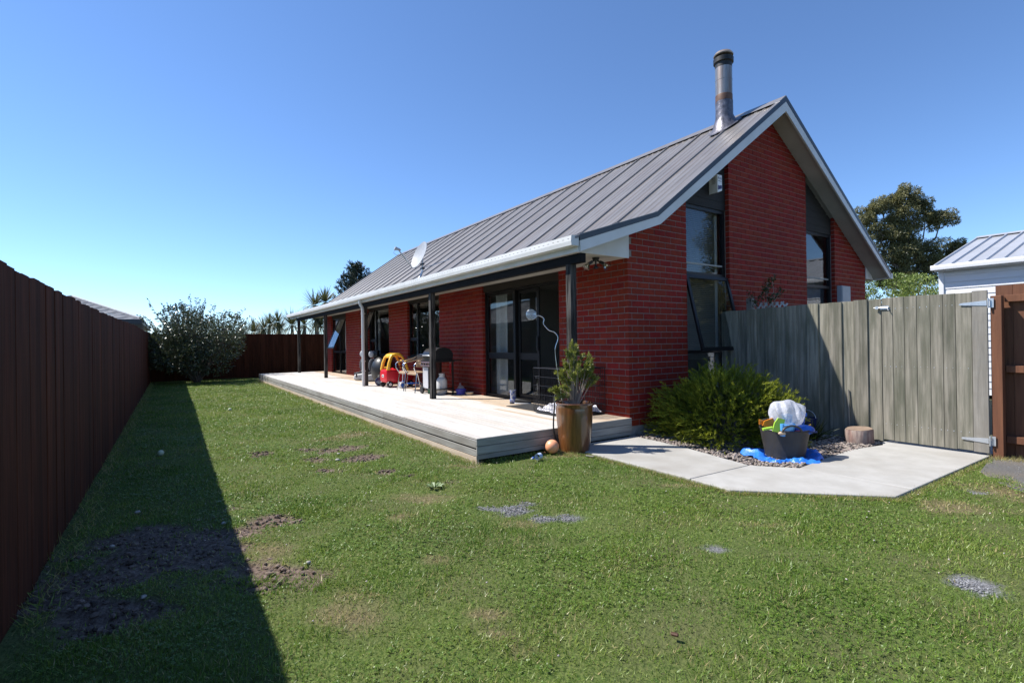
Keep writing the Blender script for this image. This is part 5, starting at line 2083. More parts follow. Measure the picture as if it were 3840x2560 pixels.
# child car seats
def carseat(label, x, y, rz):
    c = ch('child_car_seat', label, 'car seat', x, y, rz, group='child car seats stored against the wall')
    m = MB()
    rounded(m, [(-.24, .16, .02, .10, .03), (-.20, .20, .01, .17, .05), (.0, .21, .01, .20, .05), (.20, .20, .01, .22, .05)])
    m.build('base', 'grey_plastic', c, smooth=45)
    m = MB()
    rounded(m, [(-.23, .15, .15, .22, .03), (-.05, .17, .17, .25, .03), (.12, .17, .19, .27, .03)])
    m.build('cushion', 'charcoal', c, smooth=50)
    m = MB()
    rounded(m, [(.06, .17, .22, .64, .07), (.12, .21, .2, .66, .08), (.20, .21, .2, .65, .08), (.24, .17, .22, .62, .07)])
    for s in (-1, 1):
        m.ball((s * .19, .05, .45), .075, 12, 8, (.6, 1.3, 2.6))
    m.build('backrest', 'charcoal', c, smooth=50)
    m = MB()
    rounded(m, [(.06, .12, .67, .86, .06), (.12, .17, .66, .88, .07), (.2, .17, .66, .87, .07)])
    m.build('headrest', 'black', c, smooth=50)
    m = MB()
    for s in (-1, 1):
        m.ball((s * .165, .03, .77), .055, 12, 8, (.5, 1.3, 1.7))
    m.build('headrest_wing', 'grey_plastic', c, smooth=50)
    for s in (-1, 1):
        m = MB()
        m.tube([(s * .21, -.14, .10), (s * .235, -.12, .2), (s * .23, .04, .26), (s * .21, .12, .28)], .025, 8)
        m.build('armrest', 'charcoal', c, smooth=60)
carseat('black child car seat against the wall, left one of the pair', -10.15, -.42, R(-38))
carseat('grey child car seat half hidden by the white downpipe', -9.48, -.40, R(-30))
# dark rounded bean bag behind the post
bbg = ch('bean_bag', 'large black rounded bean bag under the window behind the post', 'bean bag', -8.85, -.33)
m = MB()
m.ball((0, 0, .33), .36, 22, 14, (1, .75, 1.05), .02)
m.v = [(x, y, max(z, 0.0) if z > .02 else 0.0) for x, y, z in m.v]
m.build('bag', 'black', bbg, smooth=80)

# aluminium armchairs with woven seats
def armchair(label, x, y, rz):
    c = ch('armchair', label, 'chair', x, y, rz, group='bistro chairs on the deck')
    w_, d_ = .215, .22
    for s in (-1, 1):
        for nm, pts in (('leg', [(s * .235, -.27, 0), (s * .215, -.215, .40)]), ('leg', [(s * .235, .30, 0), (s * .205, .20, .41)])):
            m = MB()
            m.tube(pts, .0125, 10)
            m.build(nm, 'chrome', c, smooth=60)
        m = MB()
        pts = [(s * .215, -.215, .40), (s * .235, -.25, .45), (s * .25, -.29, .53), (s * .255, -.285, .60), (s * .255, -.22, .645), (s * .25, -.10, .665), (s * .245, .08, .70), (s * .225, .24, .76)]
        m.tube(pts, .0125, 10)
        m.build('armrest', 'chrome', c, smooth=70)
    m = MB()
    vs, fs = [], []
    prof_ = [(-.235, .375), (-.235, .405), (-.22, .425), (-.19, .432), (-.05, .428), (.10, .422), (.21, .42)]
    for yy, zz in prof_:
        vs += [(-w_, yy, zz), (w_, yy, zz)]
    for i in range(len(prof_) - 1):
        fs.append((2 * i, 2 * i + 1, 2 * i + 3, 2 * i + 2))
    m.add(vs, fs)
    st = m.build('seat', 'wicker', c)
    sm_ = st.modifiers.new('s', 'SOLIDIFY')
    sm_.thickness = .014
    m = MB()
    vs, fs = [], []
    for i in range(9):
        t = -1 + 2 * i / 8
        yy = .235 - .05 * abs(t) ** 2
        vs += [(t * .215, yy, .50), (t * .225, yy + .045, .80)]
    for i in range(8):
        fs.append((2 * i, 2 * i + 2, 2 * i + 3, 2 * i + 1))
    m.add(vs, fs)
    st = m.build('backrest', 'wicker', c, smooth=80)
    sm_ = st.modifiers.new('s', 'SOLIDIFY')
    sm_.thickness = .012
    m = MB()
    m.tube([(-.225, .24, .76), (-.2, .275, .80), (0, .295, .81), (.2, .275, .80), (.225, .24, .76)], .012, 8)
    m.build('back_rail', 'chrome', c, smooth=70)
    return c
armchair('woven armchair with metal arms next to the toy car', -6.03, -.62, R(-4))
armchair('woven armchair with metal arms next to the barbecue', -5.50, -.62, R(3))

# scooter
sc_ = ch('scooter', 'blue child scooter with yellow grips behind the chairs', 'scooter', -6.62, -.42, R(8))
m = MB()
m.box(-.06, .06, -.10, .24, .085, .115, .012)
m.tube([(0, -.12, .10), (0, -.20, .17)], .025, 8)
m.build('footboard', 'blue', sc_)
m = MB()
m.tube([(0, -.20, .12), (0, -.165, .64)], .014, 8)
m.build('stem', 'steel', sc_)
m = MB()
m.tube([(-.06, -.165, .645), (.06, -.165, .645)], .02, 10)
m.build('handlebar', 'blue', sc_)
for s in (-1, 1):
    m = MB()
    m.tube([(s * .06, -.165, .645), (s * .14, -.165, .645)], .024, 10)
    m.build('grip', 'yellow', sc_)
for x, y, r_ in ((-.05, -.23, .075), (.05, -.23, .075), (0, .27, .06)):
    m = MB()
    m.lathe([(r_ * .7, -.018), (r_, -.014), (r_, .014), (r_ * .7, .018), (r_ * .7, -.018)], 18, (x, y, r_), 'x')
    wh = m.build('wheel', 'whiteplastic', sc_, smooth=40)
    MB().lathe([(0, -.014), (r_ * .7, -.016), (r_ * .7, .016), (0, .014)], 14, (x, y, r_), 'x').build('rim', 'blue', wh, smooth=40)

# barbecue
bq = ch('barbecue', 'black hooded barbecue on a wheeled cart behind the verandah post', 'barbecue', -4.76, -.57)
m = MB()
m.box(-.30, .30, -.24, .24, .665, .705, .006)
m.box(-.28, .30, .24, .40, .685, .705, .004)
m.build('table', 'bbq', bq)
m = MB()
pr = [(-.20, .705), (-.215, .80)] + [(-.215 + .215 * (1 - math.cos(t)), .80 + .165 * math.sin(t)) for t in np.linspace(.1, math.pi - .1, 12)] + [(.215, .80), (.20, .705)]
m.prism(pr, 'x', -.27, .27)
m.build('hood', 'bbq', bq, smooth=35)
m = MB()
m.tube([(-.2, -.225, .80), (-.2, -.25, .80), (.2, -.25, .80), (.2, -.225, .80)], .010, 8)
m.build('hood_handle', 'steel', bq, smooth=50)
m = MB()
m.prism([(-.235, .57), (-.275, .585), (-.245, .675), (-.235, .675)], 'x', -.28, .27)
cpn = m.build('control_panel', 'bbqbrown', bq)
for i in range(4):
    m = MB()
    m.lathe([(.022, -.0), (.020, -.022), (0, -.024)], 12, (-.20 + i * .12, -.262, .63), 'y')
    m.build('knob', 'black', cpn, smooth=40)
m = MB()
m.box(-.28, -.03, -.215, -.20, .12, .56, .004)
m.build('cabinet_door', 'bbqwhite', bq)
m = MB()
m.box(-.295, -.28, -.21, .20, .10, .66)
m.build('side_panel', 'bbqbrown', bq)
for x, y in ((-.275, -.2), (.275, -.2), (-.275, .2), (.275, .2)):
    MB().box(x - .014, x + .014, y - .014, y + .014, .0 if x > 0 else .06, .665).build('leg', 'bbq', bq)
m = MB()
m.box(-.29, .29, -.215, .215, .105, .125)
m.build('shelf', 'bbq', bq)
for y in (-.225, .225):
    m = MB()
    m.lathe([(.04, -.02), (.075, -.02), (.08, -.01), (.08, .01), (.075, .02), (.04, .02), (.04, -.02)], 18, (-.31, y, .08), 'y')
    wh = m.build('wheel', 'rubber', bq, smooth=40)
    m = MB()
    for k in range(5):
        t = 2 * math.pi * k / 5
        m.tube([(-.31, y, .08), (-.31 + .045 * math.cos(t), y, .08 + .045 * math.sin(t))], .008, 5)
    m.build('rim', 'grey_plastic', wh)
m = MB()
pts = [Vector((.02 * math.cos(t) , .20, .86 + .022 * t / 3)) for t in np.linspace(0, 30, 60)]
gb_ = ch('gas_bottle', 'white gas bottle standing under the barbecue', 'gas bottle', -4.63, -.55)
gb_.location.z = D + .126 - .12
m = MB()
m.lathe([(.085, .0), (.095, .012), (.105, .04), (.11, .07), (.11, .27), (.10, .31), (.065, .345), (.03, .355), (0, .356)], 26, (0, 0, .0))
m.build('body', 'gas', gb_, smooth=50)
m = MB()
vs, fs = [], []
m.lathe([(.062, .34), (.062, .425), (.056, .425), (.056, .34)], 20)
m.build('collar', 'gas', gb_, smooth=40)
m = MB()
m.tube([(0, 0, .35), (0, 0, .40)], .016, 8)
m.lathe([(.0, -.0635), (.02, -.0635), (.02, -.066), (0, -.066)], 12, (0, 0, .385), 'y')
m.build('valve', 'black', gb_)
m = MB()
m.tube([(.02, 0, .40), (.10, .02, .42), (.14, .04, .33), (.10, .06, .30)], .006, 6)
m.build('hose', 'rubber', gb_)
gi = ch('gas_igniter', 'red gas lighter wand hanging on the barbecue', 'lighter', -4.62, -.36, 0, D + .42)
m = MB()
m.box(-.012, .012, -.012, .012, 0, .2, .004)
m.build('body', 'red', gi)
m = MB()
m.tube([(0, 0, .2), (0, 0, .245)], .005, 6)
m.build('nozzle', 'steel', gi)
gc = ch('green_container', 'green plastic container on the deck under the barbecue', 'container', -4.93, -.64)
m = MB()
m.box(-.07, .07, -.06, .06, 0, .1, .008)
m.box(-.075, .075, -.065, .065, .1, .112, .004)
m.build('tub', 'green', gc)

def bowl(name, label, x, y, r0, r1, h, m1, inner=None, cat='bowl'):
    b = ch(name, label, cat, x, y)
    m = MB()
    m.lathe([(r0, 0), (r1, h), (r1 * .94, h), (r0 * .9, .012), (0, .012)], 26)
    m.build('bowl', m1, b, smooth=35)
    if inner:
        m = MB()
        m.lathe([(r1 * .80, h * .62), (0, h * .75)], 20)
        m.build('food', inner, b, smooth=60)
    return b
bowl('bowl', 'purple pet bowl on the deck by the brick wall', -4.38, -.24, .095, .108, .105, 'purple')
bowl('bowl', 'tan pet bowl with blue inside, right of the purple bowl', -4.10, -.20, .065, .088, .06, 'tan', 'lightblue')
pb = ch('plastic_bag', 'small white plastic shopping bag by the wall behind the purple bowl', 'bag', -4.60, -.13)
m = MB()
m.ball((0, 0, .075), .095, 14, 10, (1.1, .8, .85), .13)
m.tube([(-.03, 0, .14), (-.05, 0, .20), (-.02, .01, .21), (.0, 0, .14)], .008, 5)
m.v = [(x, y, max(z, 0)) for x, y, z in m.v]
m.build('bag', 'bag', pb, smooth=50)

# dog crate
dc_ = ch('dog_crate', 'black wire dog crate at the corner of the deck behind the pot', 'dog crate', -.845, -.36)
hx, hy, hh = .388, .345, .665
def wires(name, pts_list, r_):
    m = MB()
    for a, b in pts_list:
        m.tube([a, b], r_, 5, cap=False)
    return m.build(name, 'wire', dc_)
def grid(ax):
    out = []
    if ax in ('y0', 'y1'):
        yy = -hy if ax == 'y0' else hy
        for x in np.linspace(-hx, hx, 22):
            out.append(((x, yy, .02), (x, yy, hh)))
        for z in np.linspace(.02, hh, 6):
            out.append(((-hx, yy, z), (hx, yy, z)))
    elif ax in ('x0', 'x1'):
        xx = -hx if ax == 'x0' else hx
        for y in np.linspace(-hy, hy, 19):
            out.append(((xx, y, .02), (xx, y, hh)))
        for z in np.linspace(.02, hh, 6):
            out.append(((xx, -hy, z), (xx, hy, z)))
    else:
        for x in np.linspace(-hx, hx, 22):
            out.append(((x, -hy, hh), (x, hy, hh)))
        for y in np.linspace(-hy, hy, 5):
            out.append(((-hx, y, hh), (hx, y, hh)))
    return out
for nm, ax in (('front_panel', 'y0'), ('back_panel', 'y1'), ('end_panel', 'x0'), ('end_panel', 'x1'), ('top_panel', 'z')):
    wires(nm, grid(ax), .0029)
rim_ = []
for s in (-1, 1):
    rim_ += [((-hx, s * hy, hh), (hx, s * hy, hh)), ((s * hx, -hy, hh), (s * hx, hy, hh)), ((-hx, s * hy, .02), (hx, s * hy, .02)), ((s * hx, -hy, .02), (s * hx, hy, .02))]
    for q in (-1, 1):
        rim_.append(((s * hx, q * hy, .02), (s * hx, q * hy, hh)))
wires('frame', rim_, .0058)
m = MB()
for z in (.10, .35, .52):
    m.tube([(-hx + .05, -hy - .006, z), (-hx + .15, -hy - .006, z), (-hx + .15, -hy - .006, z + .025), (-hx + .06, -hy - .006, z + .025)], .003, 5)
m.build('latch', 'wire', dc_)
m = MB()
m.box(-hx + .01, hx - .01, -hy + .01, hy - .01, .008, .03, .004)
m.build('tray', 'black', dc_)
tw = ch('blanket', 'crumpled white blanket lying in the wire dog crate', 'blanket', -.845, -.36, 0, D + .03)
m = MB()
vs, fs = [], []
na, nb = 46, 40
for i in range(na + 1):
    for j in range(nb + 1):
        u, v = -1 + 2 * i / na, -1 + 2 * j / nb
        x, y = u * (hx - .03), v * (hy - .03)
        e_ = max(abs(u), abs(v))
        z = .055 + .03 * math.sin(7 * u + 3 * v) + .028 * math.sin(9 * v - 4 * u + 1) + .018 * math.sin(17 * u + 2) * math.sin(15 * v)
        z = max(.004, z) * min(1, (1.02 - e_) / .10) if e_ > .92 else max(.012, z)
        vs.append((x, y, z))
for i in range(na):
    for j in range(nb):
        k = i * (nb + 1) + j
        fs.append((k, k + nb + 1, k + nb + 2, k + 1))
m.add(vs, fs)
bl = m.build('cloth', 'towel', tw, smooth=80)

dm_ = thing('doormat', 'flat black doormat in front of the sliding door', 'doormat', (-1.70, -.36, D + .002))
m = MB()
m.box(-.42, .42, -.26, .26, 0, .008, .003)
m.build('mat', 'doormat', dm_)

def boot(label, x, y, rz, lying=False):
    b = ch('boot', label, 'boot', x, y, rz, group='boots by the sliding door')
    m = MB()
    def ring(c, rx, ry, tilt=0):
        return [(c[0] + rx * math.cos(t), c[1] + ry * math.sin(t), c[2] + tilt * math.sin(t)) for t in np.linspace(0, 2 * math.pi, 18, endpoint=False)]
    secs = [ring((0, .0, .235), .052, .056), ring((0, .0, .16), .047, .050), ring((0, .005, .10), .042, .050), ring((0, .02, .07), .042, .066, -.012)]
    vs, fs = [], []
    for s in secs:
        vs += s
    for i in range(len(secs) - 1):
        for j in range(18):
            fs.append((i * 18 + j, i * 18 + (j + 1) % 18, (i + 1) * 18 + (j + 1) % 18, (i + 1) * 18 + j))
    m.add(vs, fs)
    m2 = MB()
    rounded(m2, [(-.055, .03, .01, .075, .02), (-.04, .040, .01, .085, .025), (.03, .042, .01, .088, .03), (.10, .043, .01, .062, .025), (.15, .038, .01, .05, .02), (.17, .022, .012, .04, .012)])
    m.add(m2.v, m2.f)
    if lying:
        m.xf(Matrix.Translation((0, 0, .055)) @ Matrix.Rotation(R(90), 4, 'Y'))
    m.build('upper', 'boot', b, smooth=55)
    m = MB()
    rounded(m, [(-.058, .028, 0, .014, .006), (-.04, .042, 0, .014, .006), (.1, .045, 0, .012, .005), (.165, .03, 0, .012, .005)])
    if lying:
        m.xf(Matrix.Translation((0, 0, .055)) @ Matrix.Rotation(R(90), 4, 'Y'))
    m.build('sole', 'black', b, smooth=50)
boot('upright blue printed gumboot on the deck at the sliding door', -2.36, -.32, R(-35))
sh = ch('shoe', 'black shoe with grey sole lying right of the blue gumboot', 'shoe', -2.22, -.22, R(-50))
m = MB()
rounded(m, [(-.13, .03, .02, .07, .02), (-.11, .042, .02, .09, .025), (-.03, .045, .02, .085, .03), (.06, .045, .02, .06, .02), (.12, .04, .02, .05, .015), (.145, .02, .02, .04, .01)])
m.build('upper', 'rubber', sh, smooth=50)
m = MB()
rounded(m, [(-.135, .03, 0, .022, .008), (-.11, .045, 0, .022, .008), (.1, .047, 0, .02, .008), (.15, .022, 0, .02, .006)])
m.build('sole', 'grey_plastic', sh, smooth=50)

# ------------------------------------------------------------------ pot and what is round it
pt = thing('plant_pot', 'tall brown glazed pot at the near end of the deck', 'plant pot', (.238, -1.195, -.008))
m = MB()
m.lathe([(.155, 0), (.168, .005), (.178, .06), (.196, .18), (.209, .32), (.216, .44), (.214, .52), (.208, .555), (.214, .563), (.221, .574), (.216, .584), (.203, .584), (.195, .565), (.197, .50), (.19, .45)], 48)
m.build('wall', 'pot', pt, smooth=50)
m = MB()
m.lathe([(.1965, .50), (.1, .515), (0, .52)], 24)
m.build('soil', 'potsoil', pt, smooth=60)
pp = thing('potted_shrub', 'small narrow-leaved shrub growing in the brown glazed pot', 'shrub', (.238, -1.195, .505))
heads = []
m = MB()
# shoots placed round an open, lopsided crown (x to the right seen from the lawn)
rt_ = Vector((RT[0], RT[1], 0)).normalized()
fw_ = Vector((FW[0], FW[1], 0)).normalized()
crown = [(-.02, .74, .0), (.05, .70, .03), (-.07, .66, -.05), (.10, .60, .05), (.165, .57, -.03), (.19, .53, .04), (.22, .47, .0), (.17, .40, .05), (.23, .36, -.05), (.13, .50, -.08), (.0, .58, .08), (-.10, .52, .05), (-.145, .46, -.03), (-.16, .40, .05), (-.12, .34, .09), (-.20, .24, .0), (-.215, .20, .03), (-.10, .25, -.10), (-.03, .40, -.11), (.03, .48, -.13), (.04, .33, .1), (.09, .38, .13), (-.05, .47, .12), (.14, .27, .03), (.20, .28, .06), (.0, .66, -.05), (-.135, .145, .0), (-.07, .16, .06), (.10, .44, -.02), (-.06, .33, -.03), (.18, .46, -.08), (-.015, .52, -.02)]
for u, z, w_ in crown:
    tip = rt_ * u + fw_ * w_ + Vector((0, 0, z))
    b = rt_ * (u * .10) + fw_ * (w_ * .1) + Vector((0, 0, 0))
    k = b.lerp(tip, .5) + Vector((rnd.uniform(-.02, .02), rnd.uniform(-.02, .02), .02 + .06 * (z < .35)))
    m.tube([b, k, tip], [.0062, .0042, .0022], 5)
    heads.append((tip, (tip - k).normalized()))
    for _ in range(2):
        f = rnd.uniform(.55, .95)
        q = k.lerp(tip, f)
        d = ((tip - k).normalized() + Vector((rnd.gauss(0, .6), rnd.gauss(0, .6), rnd.gauss(.15, .4)))).normalized()
        e_ = q + d * rnd.uniform(.05, .10)
        m.tube([q, e_], [.0025, .0016], 4)
        heads.append((e_, d))
m.build('branch', 'twig', pp)
Ps, As, T = [], [], []
for tip, d in heads:
    n = 52
    for i in range(n):
        f = rnd.random()
        q = tip - d * .085 * f
        a = rnd.uniform(0, 6.28)
        o1 = d.orthogonal().normalized()
        o2 = d.cross(o1)
        out = o1 * math.cos(a) + o2 * math.sin(a)
        Ps.append(q)
        As.append(d * (.9 - .5 * f) + out * (.45 + .6 * f))
        T.append(max(0, min(1, .68 - .5 * f + rnd.gauss(0, .2))))
V = leaves(np.array(Ps), np.array(As), rng.uniform(.032, .058, len(Ps)), rng.uniform(.0085, .0125, len(Ps)), wide=.55)
link('leaves', np_mesh('leaves', V, 4, 'potleaf', tint=np.repeat(np.array(T), 4)), pp)

sp = thing('garden_spiral', 'silver wire garden stake with a spiral top, stuck in the pot', 'garden ornament', (.12, -1.37, .6))
o_ = Vector((.12, -1.37, .6))
path_ = [(.16, -1.31, .55), (.13, -1.36, .95), (.115, -1.377, 1.16), (.119, -1.371, 1.24), (.134, -1.349, 1.319), (.13, -1.355, 1.371), (.111, -1.383, 1.411), (.077, -1.435, 1.434), (.055, -1.467, 1.474), (.039, -1.49, 1.514), (.045, -1.483, 1.554), (.037, -1.494, 1.588), (.012, -1.532, 1.609), (-.001, -1.551, 1.606)]
c = Vector((-.039, -1.607, 1.627))
ctl = [Vector(p) - o_ for p in path_]
for k in range(110):
    t = k / 109
    a = -.45 - t * 2 * math.pi * 4.2
    r_ = .062 * (1 - t) + .004
    ctl.append(c - o_ + rt_ * (r_ * math.cos(a)) + Vector((0, 0, r_ * math.sin(a) * .98)))
def smooth_pts(p, n=6):
    out = []
    for i in range(len(p) - 1):
        p0, p1, p2, p3 = p[max(i - 1, 0)], p[i], p[i + 1], p[min(i + 2, len(p) - 1)]
        for k in range(n):
            t = k / n
            out.append(.5 * ((2 * p1) + (p2 - p0) * t + (2 * p0 - 5 * p1 + 4 * p2 - p3) * t * t + (3 * p1 - p0 - 3 * p2 + p3) * t ** 3))
    out.append(p[-1])
    return out
m = MB()
m.tube(smooth_pts(ctl[:16], 6) + ctl[16:], .0045, 7)
m.build('wire', 'chrome', sp, smooth=80)

hs = thing('garden_hose', 'black hose bending over the deck edge down behind the pot', 'hose', (0, -1.37, 0))
m = MB()
m.tube(smooth_pts([Vector(p) - Vector((0, -1.37, 0)) for p in [(.05, -1.29, .70), (.030, -1.325, .629), (.072, -1.362, .526), (.075, -1.38, .397), (.075, -1.385, .268), (.082, -1.37, .171), (.10, -1.35, .09), (.13, -1.36, .03), (.2, -1.40, .012), (.3, -1.41, .012)]], 5), .0095, 8)
m.build('tube', 'rubber', hs, smooth=80)

pbk = thing('play_ball', 'peach orange plastic ball on the grass next to the pot', 'ball', (.19, -1.50, .0))
m = MB()
m.ball((0, 0, .079), .08, 32, 20)
m.build('ball', 'peach', pbk, smooth=80)
m = MB()
m.lathe([(0, 0), (.006, 0), (.006, .002), (0, .002)], 10, (-.03, -.04, .141))
m.build('valve', 'whiteplastic', pbk)

bt = thing('water_bottle', 'empty clear plastic drink bottle with blue cap lying on the grass', 'bottle', (.325, -1.80, .030), math.atan2(.36, -.12))
m = MB()
m.lathe([(0, .12), (.026, .118), (.033, .11), (.034, .085), (.0325, .08), (.034, .075), (.034, .04), (.0325, .035), (.034, .03), (.034, -.03), (.032, -.05), (.022, -.075), (.013, -.09), (.012, -.105)], 24, (0, 0, 0), 'x')
m.build('body', 'clear', bt, smooth=50)
M['labelblue'] = mat('bottle_label', (.30, .45, .72), (.62, .70, .82), scale=26, rough=.4, lo=.47, hi=.53)
m = MB()
m.lathe([(.0345, .03), (.0345, -.028)], 24, (0, 0, 0), 'x')
m.f = m.f[:24]
m.build('paper_label', 'labelblue', bt, smooth=60)
m = MB()
m.lathe([(.0, -.1), (.0145, -.1), (.0145, -.118), (.0, -.118)], 16, (0, 0, 0), 'x')
m.build('cap', 'blue', bt, smooth=40)
m = MB()
m.lathe([(.009, -.118), (.008, -.14), (0, -.142)], 12, (0, 0, 0), 'x')
m.build('spout', 'whiteplastic', bt, smooth=40)

# tennis balls on the lawn
for x, y, l in ((-2.64, -5.28, 'pale tennis ball in the fence shadow on the lawn'), (-6.87, -4.19, 'pale tennis ball lying on the sunny lawn')):
    tb = tag(MB().ball((0, 0, .022), .034, 16, 10).build('tennis_ball', 'ball', None, 80, (x, y, -.004)), l, 'ball', 'old tennis balls on the lawn')

# broad leaved weed
wd_ = thing('broad_leaf_weed', 'single broad-leaved weed in the lawn in front of the deck corner', 'weed', (.65, -3.21, -.01))
for k in range(7):
    a = k * .9 + .3
    d = Vector((math.cos(a), math.sin(a), .55))
    s = Vector((-math.sin(a), math.cos(a), 0))
    b = d * .015
    MB().add([b, b + d * .03 + s * .02, b + d * .055 + s * .018, b + d * .075 - Vector((0, 0, .015)), b + d * .055 - s * .018, b + d * .03 - s * .02], [(0, 1, 2, 3), (0, 3, 4, 5)]).build('leaf', mat('weed_leaf', (.10, .16, .05), (.22, .28, .13), scale=30, rough=.5) if k == 0 else bpy.data.materials['weed_leaf'], wd_)

# dry brown leaf / brick chip on the grass
tag(MB().box(-.016, .016, -.009, .009, 0, .014, .004).build('bark_chip', 'rust', None, None, (3.38, -3.36, .004), .5), 'small reddish bark chip in the lawn near the camera', 'bark chip')
tag(MB().box(-.05, .05, -.012, .012, 0, .012, .003).build('wood_offcut', 'deck_side', None, None, (.58, -1.27, .0), .35), 'small pale wood offcut at the edge of the path beside the pot', 'offcut')

# ------------------------------------------------------------------ toy tub
tub = thing('toy_tub', 'dark ribbed flexible tub full of toys on the pebbles', 'tub', (1.90, .37, .012))
m = MB()
pf = [(0, 0), (.175, 0), (.188, .01)]
for i in range(22):
    z = .02 + i * .0128
    r_ = .19 + (.245 - .19) * z / .31
    pf += [(r_, z), (r_ + .0016, z + .004), (r_ + .0016, z + .008), (r_, z + .012)]
pf += [(.247, .305), (.252, .312), (.248, .318), (.240, .315), (.236, .30), (.182, .015), (0, .012)]
m.lathe(pf, 48)
m.build('body', 'tub', tub, smooth=60)
for s in (1, -1):
    m = MB()
    c = fw_ * (-.243 * s)
    pts = [c + rt_ * (.10 * math.cos(t)) + Vector((0, 0, .305 + .07 * math.sin(t))) for t in np.linspace(0, math.pi, 13)]
    pts = [p - rt_ * .05 for p in pts]
    m.tube(pts, .011, 8)
    m.build('handle', 'tub', tub, smooth=70)
tz = .33
TB = Vector((1.90, .37, .012))
def intub(name, label, u, w_, z, cat='toy', rz=0):
    p = TB + rt_ * u + fw_ * w_
    return thing(name, label, cat, (p.x, p.y, TB.z + z), math.atan2(rt_.y, rt_.x) + rz, 'beach toys in the tub')
# white bag
bg_ = thing('plastic_bag', 'big white see-through plastic bag of toys crowning the tub', 'bag', (TB.x, TB.y, TB.z + .30))
m = MB()
vs, fs = [], []
na, nb = 40, 84
ph1 = [rnd.uniform(0, 6.28) for _ in range(8)]
for i in range(na + 1):
    f = i / na
    ph = math.pi * f
    prof_r = math.sin(ph) ** .72
    for j in range(nb):
        t = 2 * math.pi * j / nb
        # pleats that run out from the knot, broad dents further up
        pl_ = .30 * math.exp(-f * 4.5) * math.sin(14 * t + ph1[0]) + .11 * math.exp(-((f - .35) / .25) ** 2) * math.sin(9 * t + 3 * f + ph1[1])
        dent = .055 * math.sin(3 * t + 4 * f + ph1[2]) + .05 * math.sin(5 * t - 7 * f + ph1[3]) + .02 * math.sin(13 * t + 11 * f + ph1[4])
        wr = 1 + (pl_ + dent) * min(1, prof_r * 1.6)
        x = .17 * prof_r * math.cos(t) * wr
        y = .14 * prof_r * math.sin(t) * wr
        z = -.15 * math.cos(ph) * (1 + .06 * math.sin(2 * t + ph1[5]))
        # flattish, creased crown
        if z > .09:
            z = .09 + (z - .09) * (.55 + .22 * math.sin(3 * t + ph1[6]))
        # one pulled-out corner
        c_ = max(0, math.cos(t - .12)) ** 6 * math.exp(-((f - .66) / .13) ** 2)
        x += .085 * c_
        z += .035 * c_
        v = Vector((x, y, z))
        v = Matrix.Rotation(R(-34), 3, 'X') @ v          # the knot comes forward
        v = Matrix.Rotation(R(9), 3, 'Y') @ v
        vs.append(rt_ * (v.x + .005) + fw_ * (v.y - .02) + Vector((0, 0, max(v.z + .175, -.02))))
for i in range(na):
    for j in range(nb):
        fs.append((i * nb + j, i * nb + (j + 1) % nb, (i + 1) * nb + (j + 1) % nb, (i + 1) * nb + j))
m.add(vs, fs)
m.build('bag', 'bag', bg_, smooth=55)
m = MB()
q = fw_ * -.118 + rt_ * -.01
m.tube([q + Vector((0, 0, .07)), q + Vector((0, 0, .045)) + rt_ * -.01 - fw_ * .02, q + Vector((0, 0, .01)) - rt_ * .02 - fw_ * .035], [.02, .007, .035], 10)
m.build('knot', 'bag', bg_, smooth=50)
# toys
t_ = intub('toy_cup', 'light blue toy cup showing through the white bag', .02, -.03, .36)
m = MB()
m.lathe([(0, 0), (.04, 0), (.055, .10), (.05, .10), (.036, .01), (0, .01)], 18)
m.build('body', 'lightblue', t_, smooth=40)
t_ = intub('toy_rake', 'orange toy rake sticking out of the tub at the left', -.20, -.05, .33)
m = MB()
m.plate([(-.07, 0, .02), (.09, 0, -.04), (.11, 0, .03), (.04, 0, .10), (-.05, 0, .07)], .016)
for k in range(5):
    m.tube([(-.06 + k * .0, .0, .03 + k * .010), (-.10, .0, .035 + k * .012)], .005, 5)
m.build('head', 'orange', t_)
t_ = intub('toy_spade', 'lime green toy spade on the left rim of the tub', -.16, -.17, .31)
m = MB()
m.tube([(-.16, 0, .02), (-.06, 0, .035)], .016, 8)
m.build('handle', 'lime', t_, smooth=60)
m = MB()
m.plate([(-.07, -.01, .0), (.03, -.01, -.02), (.07, 0, .12), (.0, 0, .14), (-.04, 0, .09)], .015)
m.build('blade', 'lime', t_)
t_ = intub('toy_bucket', 'light blue toy bucket under the white bag', -.06, -.16, .25)
m = MB()
m.lathe([(0, 0), (.055, 0), (.085, .13), (.08, .135), (.05, .01), (0, .01)], 20)
m.build('body', 'lightblue', t_, smooth=40)
t_ = intub('toy_boat', 'blue plastic toy scoop on the right side of the tub', .14, -.12, .28)
m = MB()
m.ball((0, 0, .03), .10, 18, 10, (1.15, .7, .55))
m.build('hull', 'blue', t_, smooth=60)
m = MB()
m.box(-.10, .10, -.08, -.06, .01, .025)
m.build('band', 'navy', t_)
t_ = intub('toy_spade', 'dark blue toy spade standing up behind the white bag', .20, .02, .30)
m = MB()
m.tube([(0, 0, -.05), (.03, 0, .16)], .014, 8)
m.build('handle', 'blue', t_, smooth=60)
m = MB()
m.box(.0, .06, -.008, .008, .13, .17, .006)
m.build('grip', 'blue', t_)
t_ = intub('toy_shovel', 'yellow-tipped navy toy shovel at the right rim of the tub', .20, -.08, .31)
m = MB()
m.tube([(-.03, 0, 0), (.04, 0, .05)], .008, 6)
m.build('handle', 'yellow', t_)
m = MB()
m.box(-.02, .05, -.02, .02, -.03, .02, .01)
m.build('blade', 'navy', t_)
t_ = intub('toy_mould', 'red toy mould low at the front of the tub', .04, -.20, .29)
m = MB()
m.ball((0, 0, 0), .05, 14, 8, (1.1, .6, .6))
m.build('cup', 'red', t_, smooth=60)
